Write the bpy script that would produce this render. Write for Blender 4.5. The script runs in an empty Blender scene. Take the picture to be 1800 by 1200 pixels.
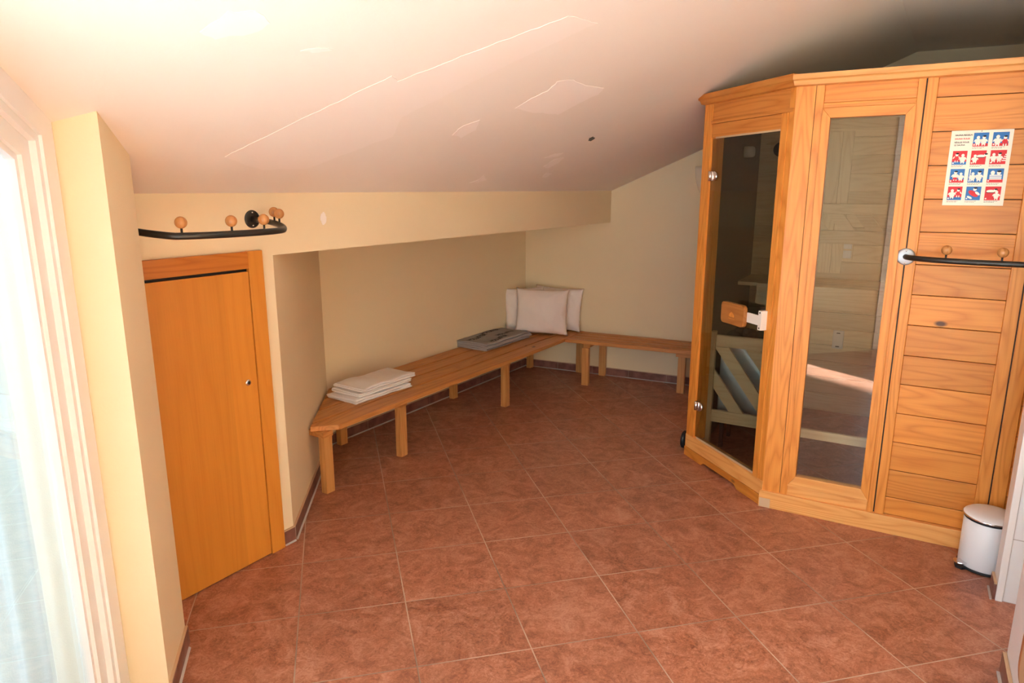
import bpy, bmesh, math, random
from mathutils import Vector, Matrix, noise as mnoise
R = math.radians
random.seed(7)
S = bpy.context.scene
COL = S.collection

# ---------------------------------------------------------------- camera
cam_d = bpy.data.cameras.new('camera')
cam_d.lens = 24.0; cam_d.sensor_width = 36.0; cam_d.clip_start = 0.02
cam = bpy.data.objects.new('camera', cam_d); COL.objects.link(cam)
PLAN_RZ = R(32.5)     # the plan below is written in camera-heading axes; the finished scene is turned so the walls run along the world axes
cam.location = (0, 0, 1.6); cam.rotation_euler = (R(90 - 12.6), 0, PLAN_RZ)
S.camera = cam
# ---------------------------------------------------------------- view, world, sun, daylight
S.view_settings.view_transform = 'Standard'
S.view_settings.look = 'None'
S.view_settings.gamma = 1.0
S.view_settings.exposure = 0.95
S.view_settings.use_curve_mapping = False
S.cycles.use_denoising = True
S.cycles.max_bounces = 10; S.cycles.diffuse_bounces = 7; S.cycles.transparent_max_bounces = 16
S.cycles.sample_clamp_indirect = 12.0
S.cycles.caustics_reflective = False; S.cycles.caustics_refractive = False
W = bpy.data.worlds.new('daylight'); S.world = W; W.use_nodes = True
wn = W.node_tree.nodes; bg = wn['Background']
bg.inputs[0].default_value = (0.74, 0.89, 1.0, 1); bg.inputs[1].default_value = 5.6
SUN_AZ, SUN_EL = 88, 45
SUN_DIR = Vector((math.sin(R(SUN_AZ)) * math.cos(R(SUN_EL)), math.cos(R(SUN_AZ)) * math.cos(R(SUN_EL)), -math.sin(R(SUN_EL))))
sd = bpy.data.lights.new('sun', 'SUN'); sd.energy = 66.0; sd.angle = R(1.5); sd.color = (0.84, 0.95, 1.0)
sun = bpy.data.objects.new('sun', sd); COL.objects.link(sun)
TURN = Matrix.Rotation(PLAN_RZ, 4, 'Z')
sun.rotation_euler = (TURN @ SUN_DIR).to_track_quat('-Z', 'Y').to_euler(); sun.location = (-4, -1, 5)

def dirv(a): return Vector((math.sin(R(a)), math.cos(R(a)), 0))
WIN_O = Vector((-1.195, 1.82, 0)); WIN_D = dirv(164)          # window line, running back past the camera
def daylight_portal(name, loc, aim, w, h):
    l = bpy.data.lights.new(name, 'AREA'); l.shape = 'RECTANGLE'; l.size = w; l.size_y = h
    l.cycles.is_portal = True
    o = bpy.data.objects.new(name, l); COL.objects.link(o)
    o.location = TURN @ Vector(loc); o.rotation_euler = (TURN @ Vector(aim)).to_track_quat('-Z', 'Z').to_euler()
daylight_portal('window_daylight', WIN_O + WIN_D * 0.78 + Vector((0, 0, 1.1)) - dirv(74) * 0.25, dirv(74), 1.5, 2.3)
daylight_portal('rear_window_daylight', WIN_O + WIN_D * 3.30 + Vector((0, 0, 1.25)) - dirv(74) * 0.25, dirv(74), 1.6, 2.5)

# ---------------------------------------------------------------- node helpers
def newmat(name):
    m = bpy.data.materials.new(name); m.use_nodes = True
    nt = m.node_tree; b = nt.nodes['Principled BSDF']
    return m, nt, b
def N(nt, t, **k):
    n = nt.nodes.new(t)
    for a, v in k.items():
        if a.startswith('i_'): n.inputs[a[2:].replace('_', ' ')].default_value = v
        else: setattr(n, a, v)
    return n
def L(nt, a, b): nt.links.new(a, b)
def ramp(nt, stops):
    r = nt.nodes.new('ShaderNodeValToRGB'); e = r.color_ramp.elements
    while len(e) < len(stops): e.new(0.5)
    for el, (p, c) in zip(e, stops): el.position = p; el.color = (*c, 1)
    return r
def flat(name, col, rough=0.5, metal=0.0, bump=0.0, bscale=60, spec=0.5, var=0.0):
    m, nt, b = newmat(name)
    b.inputs['Base Color'].default_value = (*col, 1); b.inputs['Roughness'].default_value = rough
    b.inputs['Metallic'].default_value = metal; b.inputs['Specular IOR Level'].default_value = spec
    if bump or var:
        tc = N(nt, 'ShaderNodeTexCoord'); nz = N(nt, 'ShaderNodeTexNoise'); nz.inputs['Scale'].default_value = bscale
        nz.inputs['Detail'].default_value = 4; L(nt, tc.outputs['Object'], nz.inputs['Vector'])
        if bump:
            bp = N(nt, 'ShaderNodeBump'); bp.inputs['Strength'].default_value = bump; bp.inputs['Distance'].default_value = 0.004
            L(nt, nz.outputs['Fac'], bp.inputs['Height']); L(nt, bp.outputs[0], b.inputs['Normal'])
        if var:
            nz2 = N(nt, 'ShaderNodeTexNoise'); nz2.inputs['Scale'].default_value = 1.7; nz2.inputs['Detail'].default_value = 5
            L(nt, tc.outputs['Object'], nz2.inputs['Vector'])
            rp = ramp(nt, [(0.3, tuple(c * (1 - var) for c in col)), (0.7, tuple(min(1, c * (1 + var)) for c in col))])
            L(nt, nz2.outputs['Fac'], rp.inputs[0]); L(nt, rp.outputs[0], b.inputs['Base Color'])
    return m
def wood(name, axis, light, dark, knots=0.6, fine=1.0, rough=0.45, contrast=1.0, bandscale=1.0, islvar=0.16, knotcol=(0.10, 0.035, 0.012)):
    m, nt, b = newmat(name)
    tc = N(nt, 'ShaderNodeTexCoord'); geo = N(nt, 'ShaderNodeNewGeometry')
    mul = N(nt, 'ShaderNodeVectorMath', operation='MULTIPLY_ADD')
    cmb = N(nt, 'ShaderNodeCombineXYZ')
    L(nt, geo.outputs['Random Per Island'], cmb.inputs[0]); L(nt, geo.outputs['Random Per Island'], cmb.inputs[1]); L(nt, geo.outputs['Random Per Island'], cmb.inputs[2])
    L(nt, cmb.outputs[0], mul.inputs[0]); mul.inputs[1].default_value = (13.7, 7.3, 9.1); L(nt, tc.outputs['Object'], mul.inputs[2])
    def mp(al, ac):
        mpn = N(nt, 'ShaderNodeMapping'); sc = [ac, ac, ac]; sc['xyz'.index(axis)] = al
        mpn.inputs['Scale'].default_value = sc; L(nt, mul.outputs[0], mpn.inputs['Vector']); return mpn.outputs[0]
    # wandering year rings
    n0 = N(nt, 'ShaderNodeTexNoise'); n0.inputs['Scale'].default_value = 1.0; n0.inputs['Detail'].default_value = 1
    L(nt, mp(0.8 * bandscale, 9 * bandscale), n0.inputs['Vector'])
    w = N(nt, 'ShaderNodeMath', operation='MULTIPLY'); w.inputs[1].default_value = 24.0
    L(nt, n0.outputs['Fac'], w.inputs[0])
    fr = N(nt, 'ShaderNodeMath', operation='PINGPONG'); fr.inputs[1].default_value = 1.0; L(nt, w.outputs[0], fr.inputs[0])
    n1 = N(nt, 'ShaderNodeTexNoise'); n1.inputs['Scale'].default_value = 1.0; n1.inputs['Detail'].default_value = 4
    L(nt, mp(5 * fine, 220 * fine), n1.inputs['Vector'])
    pw = N(nt, 'ShaderNodeMath', operation='POWER'); pw.inputs[1].default_value = 2.2; L(nt, fr.outputs[0], pw.inputs[0])
    mx = N(nt, 'ShaderNodeMath', operation='MULTIPLY_ADD'); mx.inputs[1].default_value = 0.45 * contrast
    L(nt, pw.outputs[0], mx.inputs[0])
    n1m = N(nt, 'ShaderNodeMath', operation='MULTIPLY'); n1m.inputs[1].default_value = 0.55; L(nt, n1.outputs['Fac'], n1m.inputs[0]); L(nt, n1m.outputs[0], mx.inputs[2])
    rp = ramp(nt, [(0.12, light), (0.85, dark)]); L(nt, mx.outputs[0], rp.inputs[0])
    hs = N(nt, 'ShaderNodeHueSaturation')
    mr = N(nt, 'ShaderNodeMapRange'); mr.inputs['To Min'].default_value = 1 - islvar; mr.inputs['To Max'].default_value = 1 + islvar * 0.6
    L(nt, geo.outputs['Random Per Island'], mr.inputs['Value']); L(nt, mr.outputs[0], hs.inputs['Value']); L(nt, rp.outputs[0], hs.inputs['Color'])
    last = hs.outputs[0]
    if knots > 0:
        vo = N(nt, 'ShaderNodeTexVoronoi'); vo.inputs['Scale'].default_value = 1.0
        L(nt, mp(3.2, 6.0), vo.inputs['Vector'])
        k = N(nt, 'ShaderNodeMapRange'); k.inputs['From Min'].default_value = 0.045; k.inputs['From Max'].default_value = 0.095
        k.inputs['To Min'].default_value = 1.0; k.inputs['To Max'].default_value = 0.0; L(nt, vo.outputs['Distance'], k.inputs['Value'])
        sx = N(nt, 'ShaderNodeSeparateColor'); L(nt, vo.outputs['Color'], sx.inputs[0])
        gt = N(nt, 'ShaderNodeMath', operation='LESS_THAN'); gt.inputs[1].default_value = knots * 0.5; L(nt, sx.outputs[0], gt.inputs[0])
        km = N(nt, 'ShaderNodeMath', operation='MULTIPLY'); L(nt, k.outputs[0], km.inputs[0]); L(nt, gt.outputs[0], km.inputs[1])
        kx = N(nt, 'ShaderNodeMix', data_type='RGBA'); kx.inputs['B'].default_value = (*knotcol, 1)
        L(nt, km.outputs[0], kx.inputs['Factor']); L(nt, last, kx.inputs['A']); last = kx.outputs['Result']
    L(nt, last, b.inputs['Base Color'])
    b.inputs['Roughness'].default_value = rough
    bp = N(nt, 'ShaderNodeBump'); bp.inputs['Strength'].default_value = 0.25; bp.inputs['Distance'].default_value = 0.002
    L(nt, mx.outputs[0], bp.inputs['Height']); L(nt, bp.outputs[0], b.inputs['Normal'])
    return m
def glass(name, tint, refl=1.0):
    m = bpy.data.materials.new(name); m.use_nodes = True; nt = m.node_tree; nt.nodes.clear()
    out = N(nt, 'ShaderNodeOutputMaterial'); tr = N(nt, 'ShaderNodeBsdfTransparent'); gl = N(nt, 'ShaderNodeBsdfGlossy')
    tr.inputs[0].default_value = (*tint, 1); gl.inputs['Roughness'].default_value = 0.0; gl.inputs[0].default_value = (1, 1, 1, 1)
    fr = N(nt, 'ShaderNodeFresnel'); ge = N(nt, 'ShaderNodeNewGeometry')
    io = N(nt, 'ShaderNodeMath', operation='MULTIPLY_ADD'); io.inputs[1].default_value = 1 / 1.5 - 1.5; io.inputs[2].default_value = 1.5
    L(nt, ge.outputs['Backfacing'], io.inputs[0]); L(nt, io.outputs[0], fr.inputs[0])      # thin unrefracting pane: same reflectance from both faces
    ml = N(nt, 'ShaderNodeMath', operation='MULTIPLY'); ml.inputs[1].default_value = refl; L(nt, fr.outputs[0], ml.inputs[0])
    mx = N(nt, 'ShaderNodeMixShader'); L(nt, ml.outputs[0], mx.inputs[0]); L(nt, tr.outputs[0], mx.inputs[1]); L(nt, gl.outputs[0], mx.inputs[2])
    L(nt, mx.outputs[0], out.inputs[0]); return m

M = {}
M['wall'] = flat('cream wall paint', (0.80, 0.675, 0.46), 0.85, bump=0.12, bscale=140, spec=0.25, var=0.02)
M['ceil'] = flat('ceiling paint', (0.84, 0.78, 0.72), 0.9, bump=0.08, bscale=90, spec=0.2, var=0.015)
M['patch'] = flat('ceiling filler', (0.90, 0.84, 0.80), 0.9, spec=0.2)
M['patch2'] = flat('newer ceiling paint', (0.865, 0.805, 0.755), 0.9, spec=0.2)
M['white'] = flat('white lacquer', (0.80, 0.84, 0.88), 0.35)
M['frame'] = flat('white window frame', (0.80, 0.81, 0.82), 0.35)
M['black'] = flat('black', (0.01, 0.01, 0.01), 0.5)
M['grout'] = flat('grey grout', (0.52, 0.49, 0.47), 0.9)
M['chrome'] = flat('chrome', (0.8, 0.8, 0.82), 0.12, 1.0)
M['iron'] = flat('dark iron', (0.045, 0.045, 0.042), 0.35, 0.7)
M['zinc'] = flat('grey zinc', (0.42, 0.45, 0.48), 0.4, 0.5)
M['steel'] = flat('brushed steel', (0.78, 0.85, 0.90), 0.38, 0.85, bump=0.05, bscale=20)
M['rubber'] = flat('black rubber', (0.012, 0.012, 0.014), 0.55)
M['stone'] = flat('heater stone', (0.10, 0.11, 0.11), 0.8, bump=0.6, bscale=30)
M['plate'] = flat('white plastic', (0.80, 0.76, 0.70), 0.4)
M['cotton'] = flat('white cotton', (0.82, 0.75, 0.72), 0.95, bump=0.25, bscale=180, spec=0.1)
M['towel'] = flat('white terry', (0.86, 0.83, 0.82), 0.98, bump=0.5, bscale=260, spec=0.1)
M['grey'] = flat('grey fabric', (0.40, 0.385, 0.385), 0.95, bump=0.4, bscale=220, spec=0.1)
M['ink'] = flat('black print', (0.012, 0.012, 0.016), 0.8)
M['terrace'] = flat('pale terrace stone', (0.46, 0.47, 0.48), 0.9, var=0.06)
M['paper'] = flat('cream paper', (0.86, 0.80, 0.66), 0.7)
M['pblue'] = flat('poster blue', (0.02, 0.16, 0.45), 0.6)
M['pred'] = flat('poster red', (0.62, 0.02, 0.03), 0.6)
M['pcream'] = flat('poster cream', (0.88, 0.82, 0.72), 0.6)
M['plaster'] = flat('pale plaster', (0.85, 0.75, 0.60), 0.6)
PL, PD = (0.76, 0.305, 0.050), (0.56, 0.175, 0.020)
M['pineX'] = wood('pine boards across', 'x', PL, PD, knots=0.9)
M['pineZ'] = wood('pine boards upright', 'z', (0.79, 0.325, 0.058), (0.57, 0.185, 0.022), knots=0.6, bandscale=1.2)
M['pineD'] = wood('pine dark boards', 'x', (0.66, 0.26, 0.05), (0.47, 0.14, 0.018), knots=0.5)
M['pineP'] = wood('paler pine', 'x', (0.84, 0.44, 0.14), (0.66, 0.27, 0.06), knots=0.3)  # paler tone for plinth, low rails, threshold and front cornice
M['innerX'] = wood('pale inner pine', 'x', (0.84, 0.69, 0.44), (0.72, 0.55, 0.32), knots=0.5, knotcol=(0.2, 0.12, 0.05))
M['innerZ'] = wood('pale inner pine upright', 'z', (0.84, 0.69, 0.44), (0.72, 0.55, 0.32), knots=0.3, knotcol=(0.2, 0.12, 0.05))
M['shadeboard'] = wood('shade-coloured boards', 'x', (0.16, 0.125, 0.085), (0.09, 0.07, 0.045), knots=0.2)  # shade deep inside the cabin put into the colour of the side boards
M['benchX'] = wood('bench pine', 'x', (0.60, 0.27, 0.080), (0.42, 0.16, 0.038), knots=0.8, knotcol=(0.07, 0.025, 0.01))
M['benchZ'] = wood('bench pine legs', 'z', (0.62, 0.31, 0.10), (0.44, 0.185, 0.05), knots=0.3)
M['beechZ'] = wood('beech veneer', 'z', (0.66, 0.27, 0.040), (0.54, 0.19, 0.024), knots=0.0, bandscale=0.5, contrast=0.5, rough=0.35, islvar=0.16)
M['beechX'] = wood('beech casing across', 'x', (0.56, 0.20, 0.03), (0.40, 0.115, 0.013), knots=0.0, fine=1.3, rough=0.35, islvar=0.05)
M['knob'] = wood('beech knob', 'z', (0.62, 0.29, 0.10), (0.45, 0.18, 0.05), knots=0, rough=0.25)
M['handle'] = wood('oiled handle wood', 'x', (0.50, 0.20, 0.05), (0.36, 0.12, 0.025), knots=0, rough=0.3)
M['trimwood'] = flat('beige wood edge', (0.60, 0.42, 0.26), 0.5)
M['glass'] = glass('clear glass', (0.94, 0.95, 0.93), 2.0)
M['dglass'] = glass('smoked glass', (0.72, 0.72, 0.68), 0.7)
M['wglass'] = glass('window glass', (0.93, 0.97, 0.98), 1.0)

# tiled floor: grid measured from the joints
def tile_mat(name, T, e1, e2, cols, joint, grout, rough, jcol_w=1.0):
    m, nt, b = newmat(name)
    det = e1[0] * e2[1] - e1[1] * e2[0]
    g1 = (e2[1] / det, -e2[0] / det, 0); g2 = (-e1[1] / det, e1[0] / det, 0)
    geo = N(nt, 'ShaderNodeTexCoord'); sub = N(nt, 'ShaderNodeVectorMath', operation='SUBTRACT')
    L(nt, geo.outputs['Object'], sub.inputs[0]); sub.inputs[1].default_value = (T[0], T[1], 0)
    masks = []; cells = []
    for g in (g1, g2):
        d = N(nt, 'ShaderNodeVectorMath', operation='DOT_PRODUCT'); L(nt, sub.outputs[0], d.inputs[0]); d.inputs[1].default_value = g
        f = N(nt, 'ShaderNodeMath', operation='PINGPONG'); f.inputs[1].default_value = 0.5; L(nt, d.outputs['Value'], f.inputs[0])
        lt = N(nt, 'ShaderNodeMapRange'); lt.inputs['From Min'].default_value = joint * 0.6; lt.inputs['From Max'].default_value = joint * 1.3
        lt.inputs['To Min'].default_value = 1; lt.inputs['To Max'].default_value = 0; L(nt, f.outputs[0], lt.inputs['Value']); masks.append(lt.outputs[0])
        fl = N(nt, 'ShaderNodeMath', operation='FLOOR'); L(nt, d.outputs['Value'], fl.inputs[0]); cells.append(fl.outputs[0])
    mxm = N(nt, 'ShaderNodeMath', operation='MAXIMUM'); L(nt, masks[0], mxm.inputs[0]); L(nt, masks[1], mxm.inputs[1])
    cc = N(nt, 'ShaderNodeCombineXYZ'); L(nt, cells[0], cc.inputs[0]); L(nt, cells[1], cc.inputs[1])
    wnz = N(nt, 'ShaderNodeTexWhiteNoise', noise_dimensions='2D'); L(nt, cc.outputs[0], wnz.inputs['Vector'])
    off = N(nt, 'ShaderNodeVectorMath', operation='MULTIPLY_ADD'); L(nt, wnz.outputs['Color'], off.inputs[0]); off.inputs[1].default_value = (5, 5, 5); L(nt, geo.outputs['Object'], off.inputs[2])
    n1 = N(nt, 'ShaderNodeTexNoise'); n1.inputs['Scale'].default_value = 9; n1.inputs['Detail'].default_value = 9; n1.inputs['Roughness'].default_value = 0.72; n1.inputs['Distortion'].default_value = 1.2
    L(nt, off.outputs[0], n1.inputs['Vector'])
    n2 = N(nt, 'ShaderNodeTexNoise'); n2.inputs['Scale'].default_value = 42; n2.inputs['Detail'].default_value = 6; n2.inputs['Roughness'].default_value = 0.7; n2.inputs['Distortion'].default_value = 2.5
    L(nt, off.outputs[0], n2.inputs['Vector'])
    mm = N(nt, 'ShaderNodeMath', operation='MULTIPLY_ADD'); mm.inputs[1].default_value = 0.55; L(nt, n1.outputs['Fac'], mm.inputs[0])
    m2 = N(nt, 'ShaderNodeMath', operation='MULTIPLY'); m2.inputs[1].default_value = 0.45; L(nt, n2.outputs['Fac'], m2.inputs[0]); L(nt, m2.outputs[0], mm.inputs[2])
    rp = ramp(nt, [(0.40, cols[0]), (0.5, cols[1]), (0.61, cols[2])]); L(nt, mm.outputs[0], rp.inputs[0])
    hs = N(nt, 'ShaderNodeHueSaturation'); mr = N(nt, 'ShaderNodeMapRange'); mr.inputs['To Min'].default_value = 0.93; mr.inputs['To Max'].default_value = 1.07
    L(nt, wnz.outputs['Value'], mr.inputs['Value']); L(nt, mr.outputs[0], hs.inputs['Value']); L(nt, rp.outputs[0], hs.inputs['Color'])
    # joints are partly dirty: their colour varies slowly
    n3 = N(nt, 'ShaderNodeTexNoise'); n3.inputs['Scale'].default_value = 2.2; n3.inputs['Detail'].default_value = 2; L(nt, geo.outputs['Object'], n3.inputs['Vector'])
    gr = ramp(nt, [(0.40, tuple(c * 0.5 for c in grout)), (0.58, grout)]); L(nt, n3.outputs['Fac'], gr.inputs[0])
    mx = N(nt, 'ShaderNodeMix', data_type='RGBA'); L(nt, mxm.outputs[0], mx.inputs['Factor']); L(nt, hs.outputs[0], mx.inputs['A']); L(nt, gr.outputs[0], mx.inputs['B'])
    L(nt, mx.outputs['Result'], b.inputs['Base Color'])
    b.inputs['Roughness'].default_value = rough
    bp = N(nt, 'ShaderNodeBump'); bp.inputs['Strength'].default_value = 0.35; bp.inputs['Distance'].default_value = 0.003
    inv = N(nt, 'ShaderNodeMath', operation='MULTIPLY_ADD'); inv.inputs[1].default_value = -1.0; L(nt, mxm.outputs[0], inv.inputs[0])
    L(nt, m2.outputs[0], inv.inputs[2]); L(nt, inv.outputs[0], bp.inputs['Height']); L(nt, bp.outputs[0], b.inputs['Normal'])
    return m
M['floor'] = tile_mat('terracotta tiles', (-0.5214, 2.7979), (0.3951, 0.0938), (0.0981, -0.3771),
                      ((0.235, 0.080, 0.043), (0.385, 0.148, 0.082), (0.52, 0.250, 0.165)), 0.006, (0.56, 0.40, 0.30), 0.36)

def base_mat():
    m, nt, b = newmat('skirting tile')
    tc = N(nt, 'ShaderNodeTexCoord'); sp = N(nt, 'ShaderNodeSeparateXYZ'); L(nt, tc.outputs['Object'], sp.inputs[0])
    d = N(nt, 'ShaderNodeMath', operation='DIVIDE'); d.inputs[1].default_value = 0.33; L(nt, sp.outputs[0], d.inputs[0])
    f = N(nt, 'ShaderNodeMath', operation='PINGPONG'); f.inputs[1].default_value = 0.5; L(nt, d.outputs[0], f.inputs[0])
    lt = N(nt, 'ShaderNodeMath', operation='LESS_THAN'); lt.inputs[1].default_value = 0.006; L(nt, f.outputs[0], lt.inputs[0])
    n1 = N(nt, 'ShaderNodeTexNoise'); n1.inputs['Scale'].default_value = 14; n1.inputs['Detail'].default_value = 7; L(nt, tc.outputs['Object'], n1.inputs['Vector'])
    rp = ramp(nt, [(0.38, (0.15, 0.06, 0.045)), (0.62, (0.25, 0.11, 0.085))]); L(nt, n1.outputs['Fac'], rp.inputs[0])
    mx = N(nt, 'ShaderNodeMix', data_type='RGBA'); L(nt, lt.outputs[0], mx.inputs['Factor']); L(nt, rp.outputs[0], mx.inputs['A']); mx.inputs['B'].default_value = (0.28, 0.2, 0.17, 1)
    L(nt, mx.outputs['Result'], b.inputs['Base Color']); b.inputs['Roughness'].default_value = 0.4; return m
M['skirt'] = base_mat()
def wtile_mat():
    m, nt, b = newmat('white wall tile')
    tc = N(nt, 'ShaderNodeTexCoord'); sp = N(nt, 'ShaderNodeSeparateXYZ'); L(nt, tc.outputs['Object'], sp.inputs[0])
    ms = []
    for k, (per, off) in enumerate(((0.25, 0.018), (0.27, 0.0))):
        a = N(nt, 'ShaderNodeMath', operation='SUBTRACT'); a.inputs[1].default_value = off; L(nt, sp.outputs[0 if k == 0 else 2], a.inputs[0])
        d = N(nt, 'ShaderNodeMath', operation='DIVIDE'); d.inputs[1].default_value = per; L(nt, a.outputs[0], d.inputs[0])
        f = N(nt, 'ShaderNodeMath', operation='PINGPONG'); f.inputs[1].default_value = 0.5; L(nt, d.outputs[0], f.inputs[0])
        lt = N(nt, 'ShaderNodeMath', operation='LESS_THAN'); lt.inputs[1].default_value = 0.007; L(nt, f.outputs[0], lt.inputs[0]); ms.append(lt)
    mxm = N(nt, 'ShaderNodeMath', operation='MAXIMUM'); L(nt, ms[0].outputs[0], mxm.inputs[0]); L(nt, ms[1].outputs[0], mxm.inputs[1])
    mx = N(nt, 'ShaderNodeMix', data_type='RGBA'); L(nt, mxm.outputs[0], mx.inputs['Factor']); mx.inputs['A'].default_value = (0.78, 0.84, 0.90, 1); mx.inputs['B'].default_value = (0.45, 0.47, 0.5, 1)
    L(nt, mx.outputs['Result'], b.inputs['Base Color']); b.inputs['Roughness'].default_value = 0.2; return m
M['wtile'] = wtile_mat()
def curtain_mat():
    m = bpy.data.materials.new('sheer curtain'); m.use_nodes = True; nt = m.node_tree; nt.nodes.clear()
    out = N(nt, 'ShaderNodeOutputMaterial'); d = N(nt, 'ShaderNodeBsdfDiffuse'); t = N(nt, 'ShaderNodeBsdfTranslucent')
    d.inputs[0].default_value = (0.62, 0.65, 0.65, 1); t.inputs[0].default_value = (0.20, 0.215, 0.215, 1)
    tc = N(nt, 'ShaderNodeTexCoord'); nz = N(nt, 'ShaderNodeTexNoise'); nz.inputs['Scale'].default_value = 260; nz.inputs['Detail'].default_value = 3
    L(nt, tc.outputs['Object'], nz.inputs['Vector'])
    bp = N(nt, 'ShaderNodeBump'); bp.inputs['Strength'].default_value = 0.5; bp.inputs['Distance'].default_value = 0.002
    L(nt, nz.outputs['Fac'], bp.inputs['Height']); L(nt, bp.outputs[0], d.inputs['Normal']); L(nt, bp.outputs[0], t.inputs['Normal'])
    a = N(nt, 'ShaderNodeMixShader'); a.inputs[0].default_value = 0.62; L(nt, d.outputs[0], a.inputs[1]); L(nt, t.outputs[0], a.inputs[2])
    tr = N(nt, 'ShaderNodeBsdfTransparent'); b = N(nt, 'ShaderNodeMixShader'); b.inputs[0].default_value = 0.03
    L(nt, a.outputs[0], b.inputs[1]); L(nt, tr.outputs[0], b.inputs[2]); L(nt, b.outputs[0], out.inputs[0]); return m
M['curtain'] = curtain_mat()

# ---------------------------------------------------------------- mesh helpers
class MB:
    def __init__(s): s.bm = bmesh.new(); s.mats = []
    def mi(s, m):
        if m is None: return 0
        if m not in s.mats: s.mats.append(m)
        return s.mats.index(m)
    def _fin(s, faces, m):
        i = s.mi(m)
        for f in faces: f.material_index = i
    def box(s, x0, x1, y0, y1, z0, z1, bev=0.0, m=None):
        return s.prism([(x0, y0), (x1, y0), (x1, y1), (x0, y1)], z0, z1, bev, m)
    def prism(s, poly, z0, z1, bev=0.0, m=None, mat=None):
        """poly in xy extruded in z; z1 may be a list per vertex; mat = 4x4 applied"""
        t = bmesh.new(); n = len(poly)
        zt = z1 if isinstance(z1, (list, tuple)) else [z1] * n
        zb = z0 if isinstance(z0, (list, tuple)) else [z0] * n
        a = [t.verts.new((p[0], p[1], zb[i])) for i, p in enumerate(poly)]
        b = [t.verts.new((p[0], p[1], zt[i])) for i, p in enumerate(poly)]
        t.faces.new(a[::-1]); t.faces.new(b)
        for i in range(n): t.faces.new((a[i], a[(i + 1) % n], b[(i + 1) % n], b[i]))
        bmesh.ops.recalc_face_normals(t, faces=t.faces)
        if bev > 0: bmesh.ops.bevel(t, geom=t.edges[:], offset=bev, segments=2, profile=0.6, affect='EDGES', clamp_overlap=True)
        if mat is not None: bmesh.ops.transform(t, matrix=mat, verts=t.verts)
        s.merge(t, m); return s
    def merge(s, t, m=None, smooth=False):
        vm = {v: s.bm.verts.new(v.co) for v in t.verts}; i = s.mi(m)
        for f in t.faces:
            try: nf = s.bm.faces.new([vm[v] for v in f.verts])
            except ValueError: continue
            nf.material_index = i; nf.smooth = smooth or f.smooth
        t.free()
    def lathe(s, prof, seg=32, mat=None, m=None, smooth=True):
        t = bmesh.new(); rings = []
        for r, z in prof:
            if r < 1e-6: rings.append([t.verts.new((0, 0, z))])
            else: rings.append([t.verts.new((r * math.cos(2 * math.pi * k / seg), r * math.sin(2 * math.pi * k / seg), z)) for k in range(seg)])
        for A, B in zip(rings, rings[1:]):
            for k in range(seg):
                k2 = (k + 1) % seg
                if len(A) == 1 and len(B) == 1: continue
                if len(A) == 1: f = t.faces.new((A[0], B[k2], B[k]))
                elif len(B) == 1: f = t.faces.new((A[k], A[k2], B[0]))
                else: f = t.faces.new((A[k], A[k2], B[k2], B[k]))
                f.smooth = smooth
        bmesh.ops.recalc_face_normals(t, faces=t.faces)
        if mat is not None: bmesh.ops.transform(t, matrix=mat, verts=t.verts)
        s.merge(t, m); return s
    def tube(s, pts, r, seg=14, m=None, closed=False):
        t = bmesh.new(); pts = [Vector(p) for p in pts]; n = len(pts); rings = []; up = None
        for i, p in enumerate(pts):
            d = (pts[min(i + 1, n - 1)] - pts[max(i - 1, 0)]).normalized()
            if up is None:
                up = Vector((0, 0, 1)) if abs(d.z) < 0.9 else Vector((1, 0, 0))
            x = d.cross(up).normalized(); up = x.cross(d).normalized()
            rings.append([t.verts.new(p + x * r * math.cos(2 * math.pi * k / seg) + up * r * math.sin(2 * math.pi * k / seg)) for k in range(seg)])
        for A, B in zip(rings, rings[1:]):
            for k in range(seg):
                f = t.faces.new((A[k], A[(k + 1) % seg], B[(k + 1) % seg], B[k])); f.smooth = True
        t.faces.new(rings[0][::-1]); t.faces.new(rings[-1])
        bmesh.ops.recalc_face_normals(t, faces=t.faces)
        s.merge(t, m); return s
    def build(s, name, mat=None, parent=None, loc=(0, 0, 0), rz=0.0, smooth=False):
        me = bpy.data.meshes.new(name); s.bm.to_mesh(me); s.bm.free()
        if s.mats:
            for k in s.mats: me.materials.append(M[k] if isinstance(k, str) else k)
            if mat and None in s.mats: pass
        else: me.materials.append(M[mat] if isinstance(mat, str) else mat)
        if smooth:
            for p in me.polygons: p.use_smooth = True
        o = bpy.data.objects.new(name, me); COL.objects.link(o)
        o.parent = parent; o.location = loc; o.rotation_euler = (0, 0, rz)
        return o
def empty(name, loc=(0, 0, 0), rz=0.0):
    o = bpy.data.objects.new(name, None); COL.objects.link(o); o.empty_display_size = 0.1
    o.location = loc; o.rotation_euler = (0, 0, rz); return o
def tag(o, label=None, cat=None, group=None, kind=None):
    if label: o['label'] = label
    if cat: o['category'] = cat
    if group: o['group'] = group
    if kind: o['kind'] = kind
    return o
def az(a): return R(90 - a)          # azimuth (from +Y, clockwise) -> z rotation that turns local x that way

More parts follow.
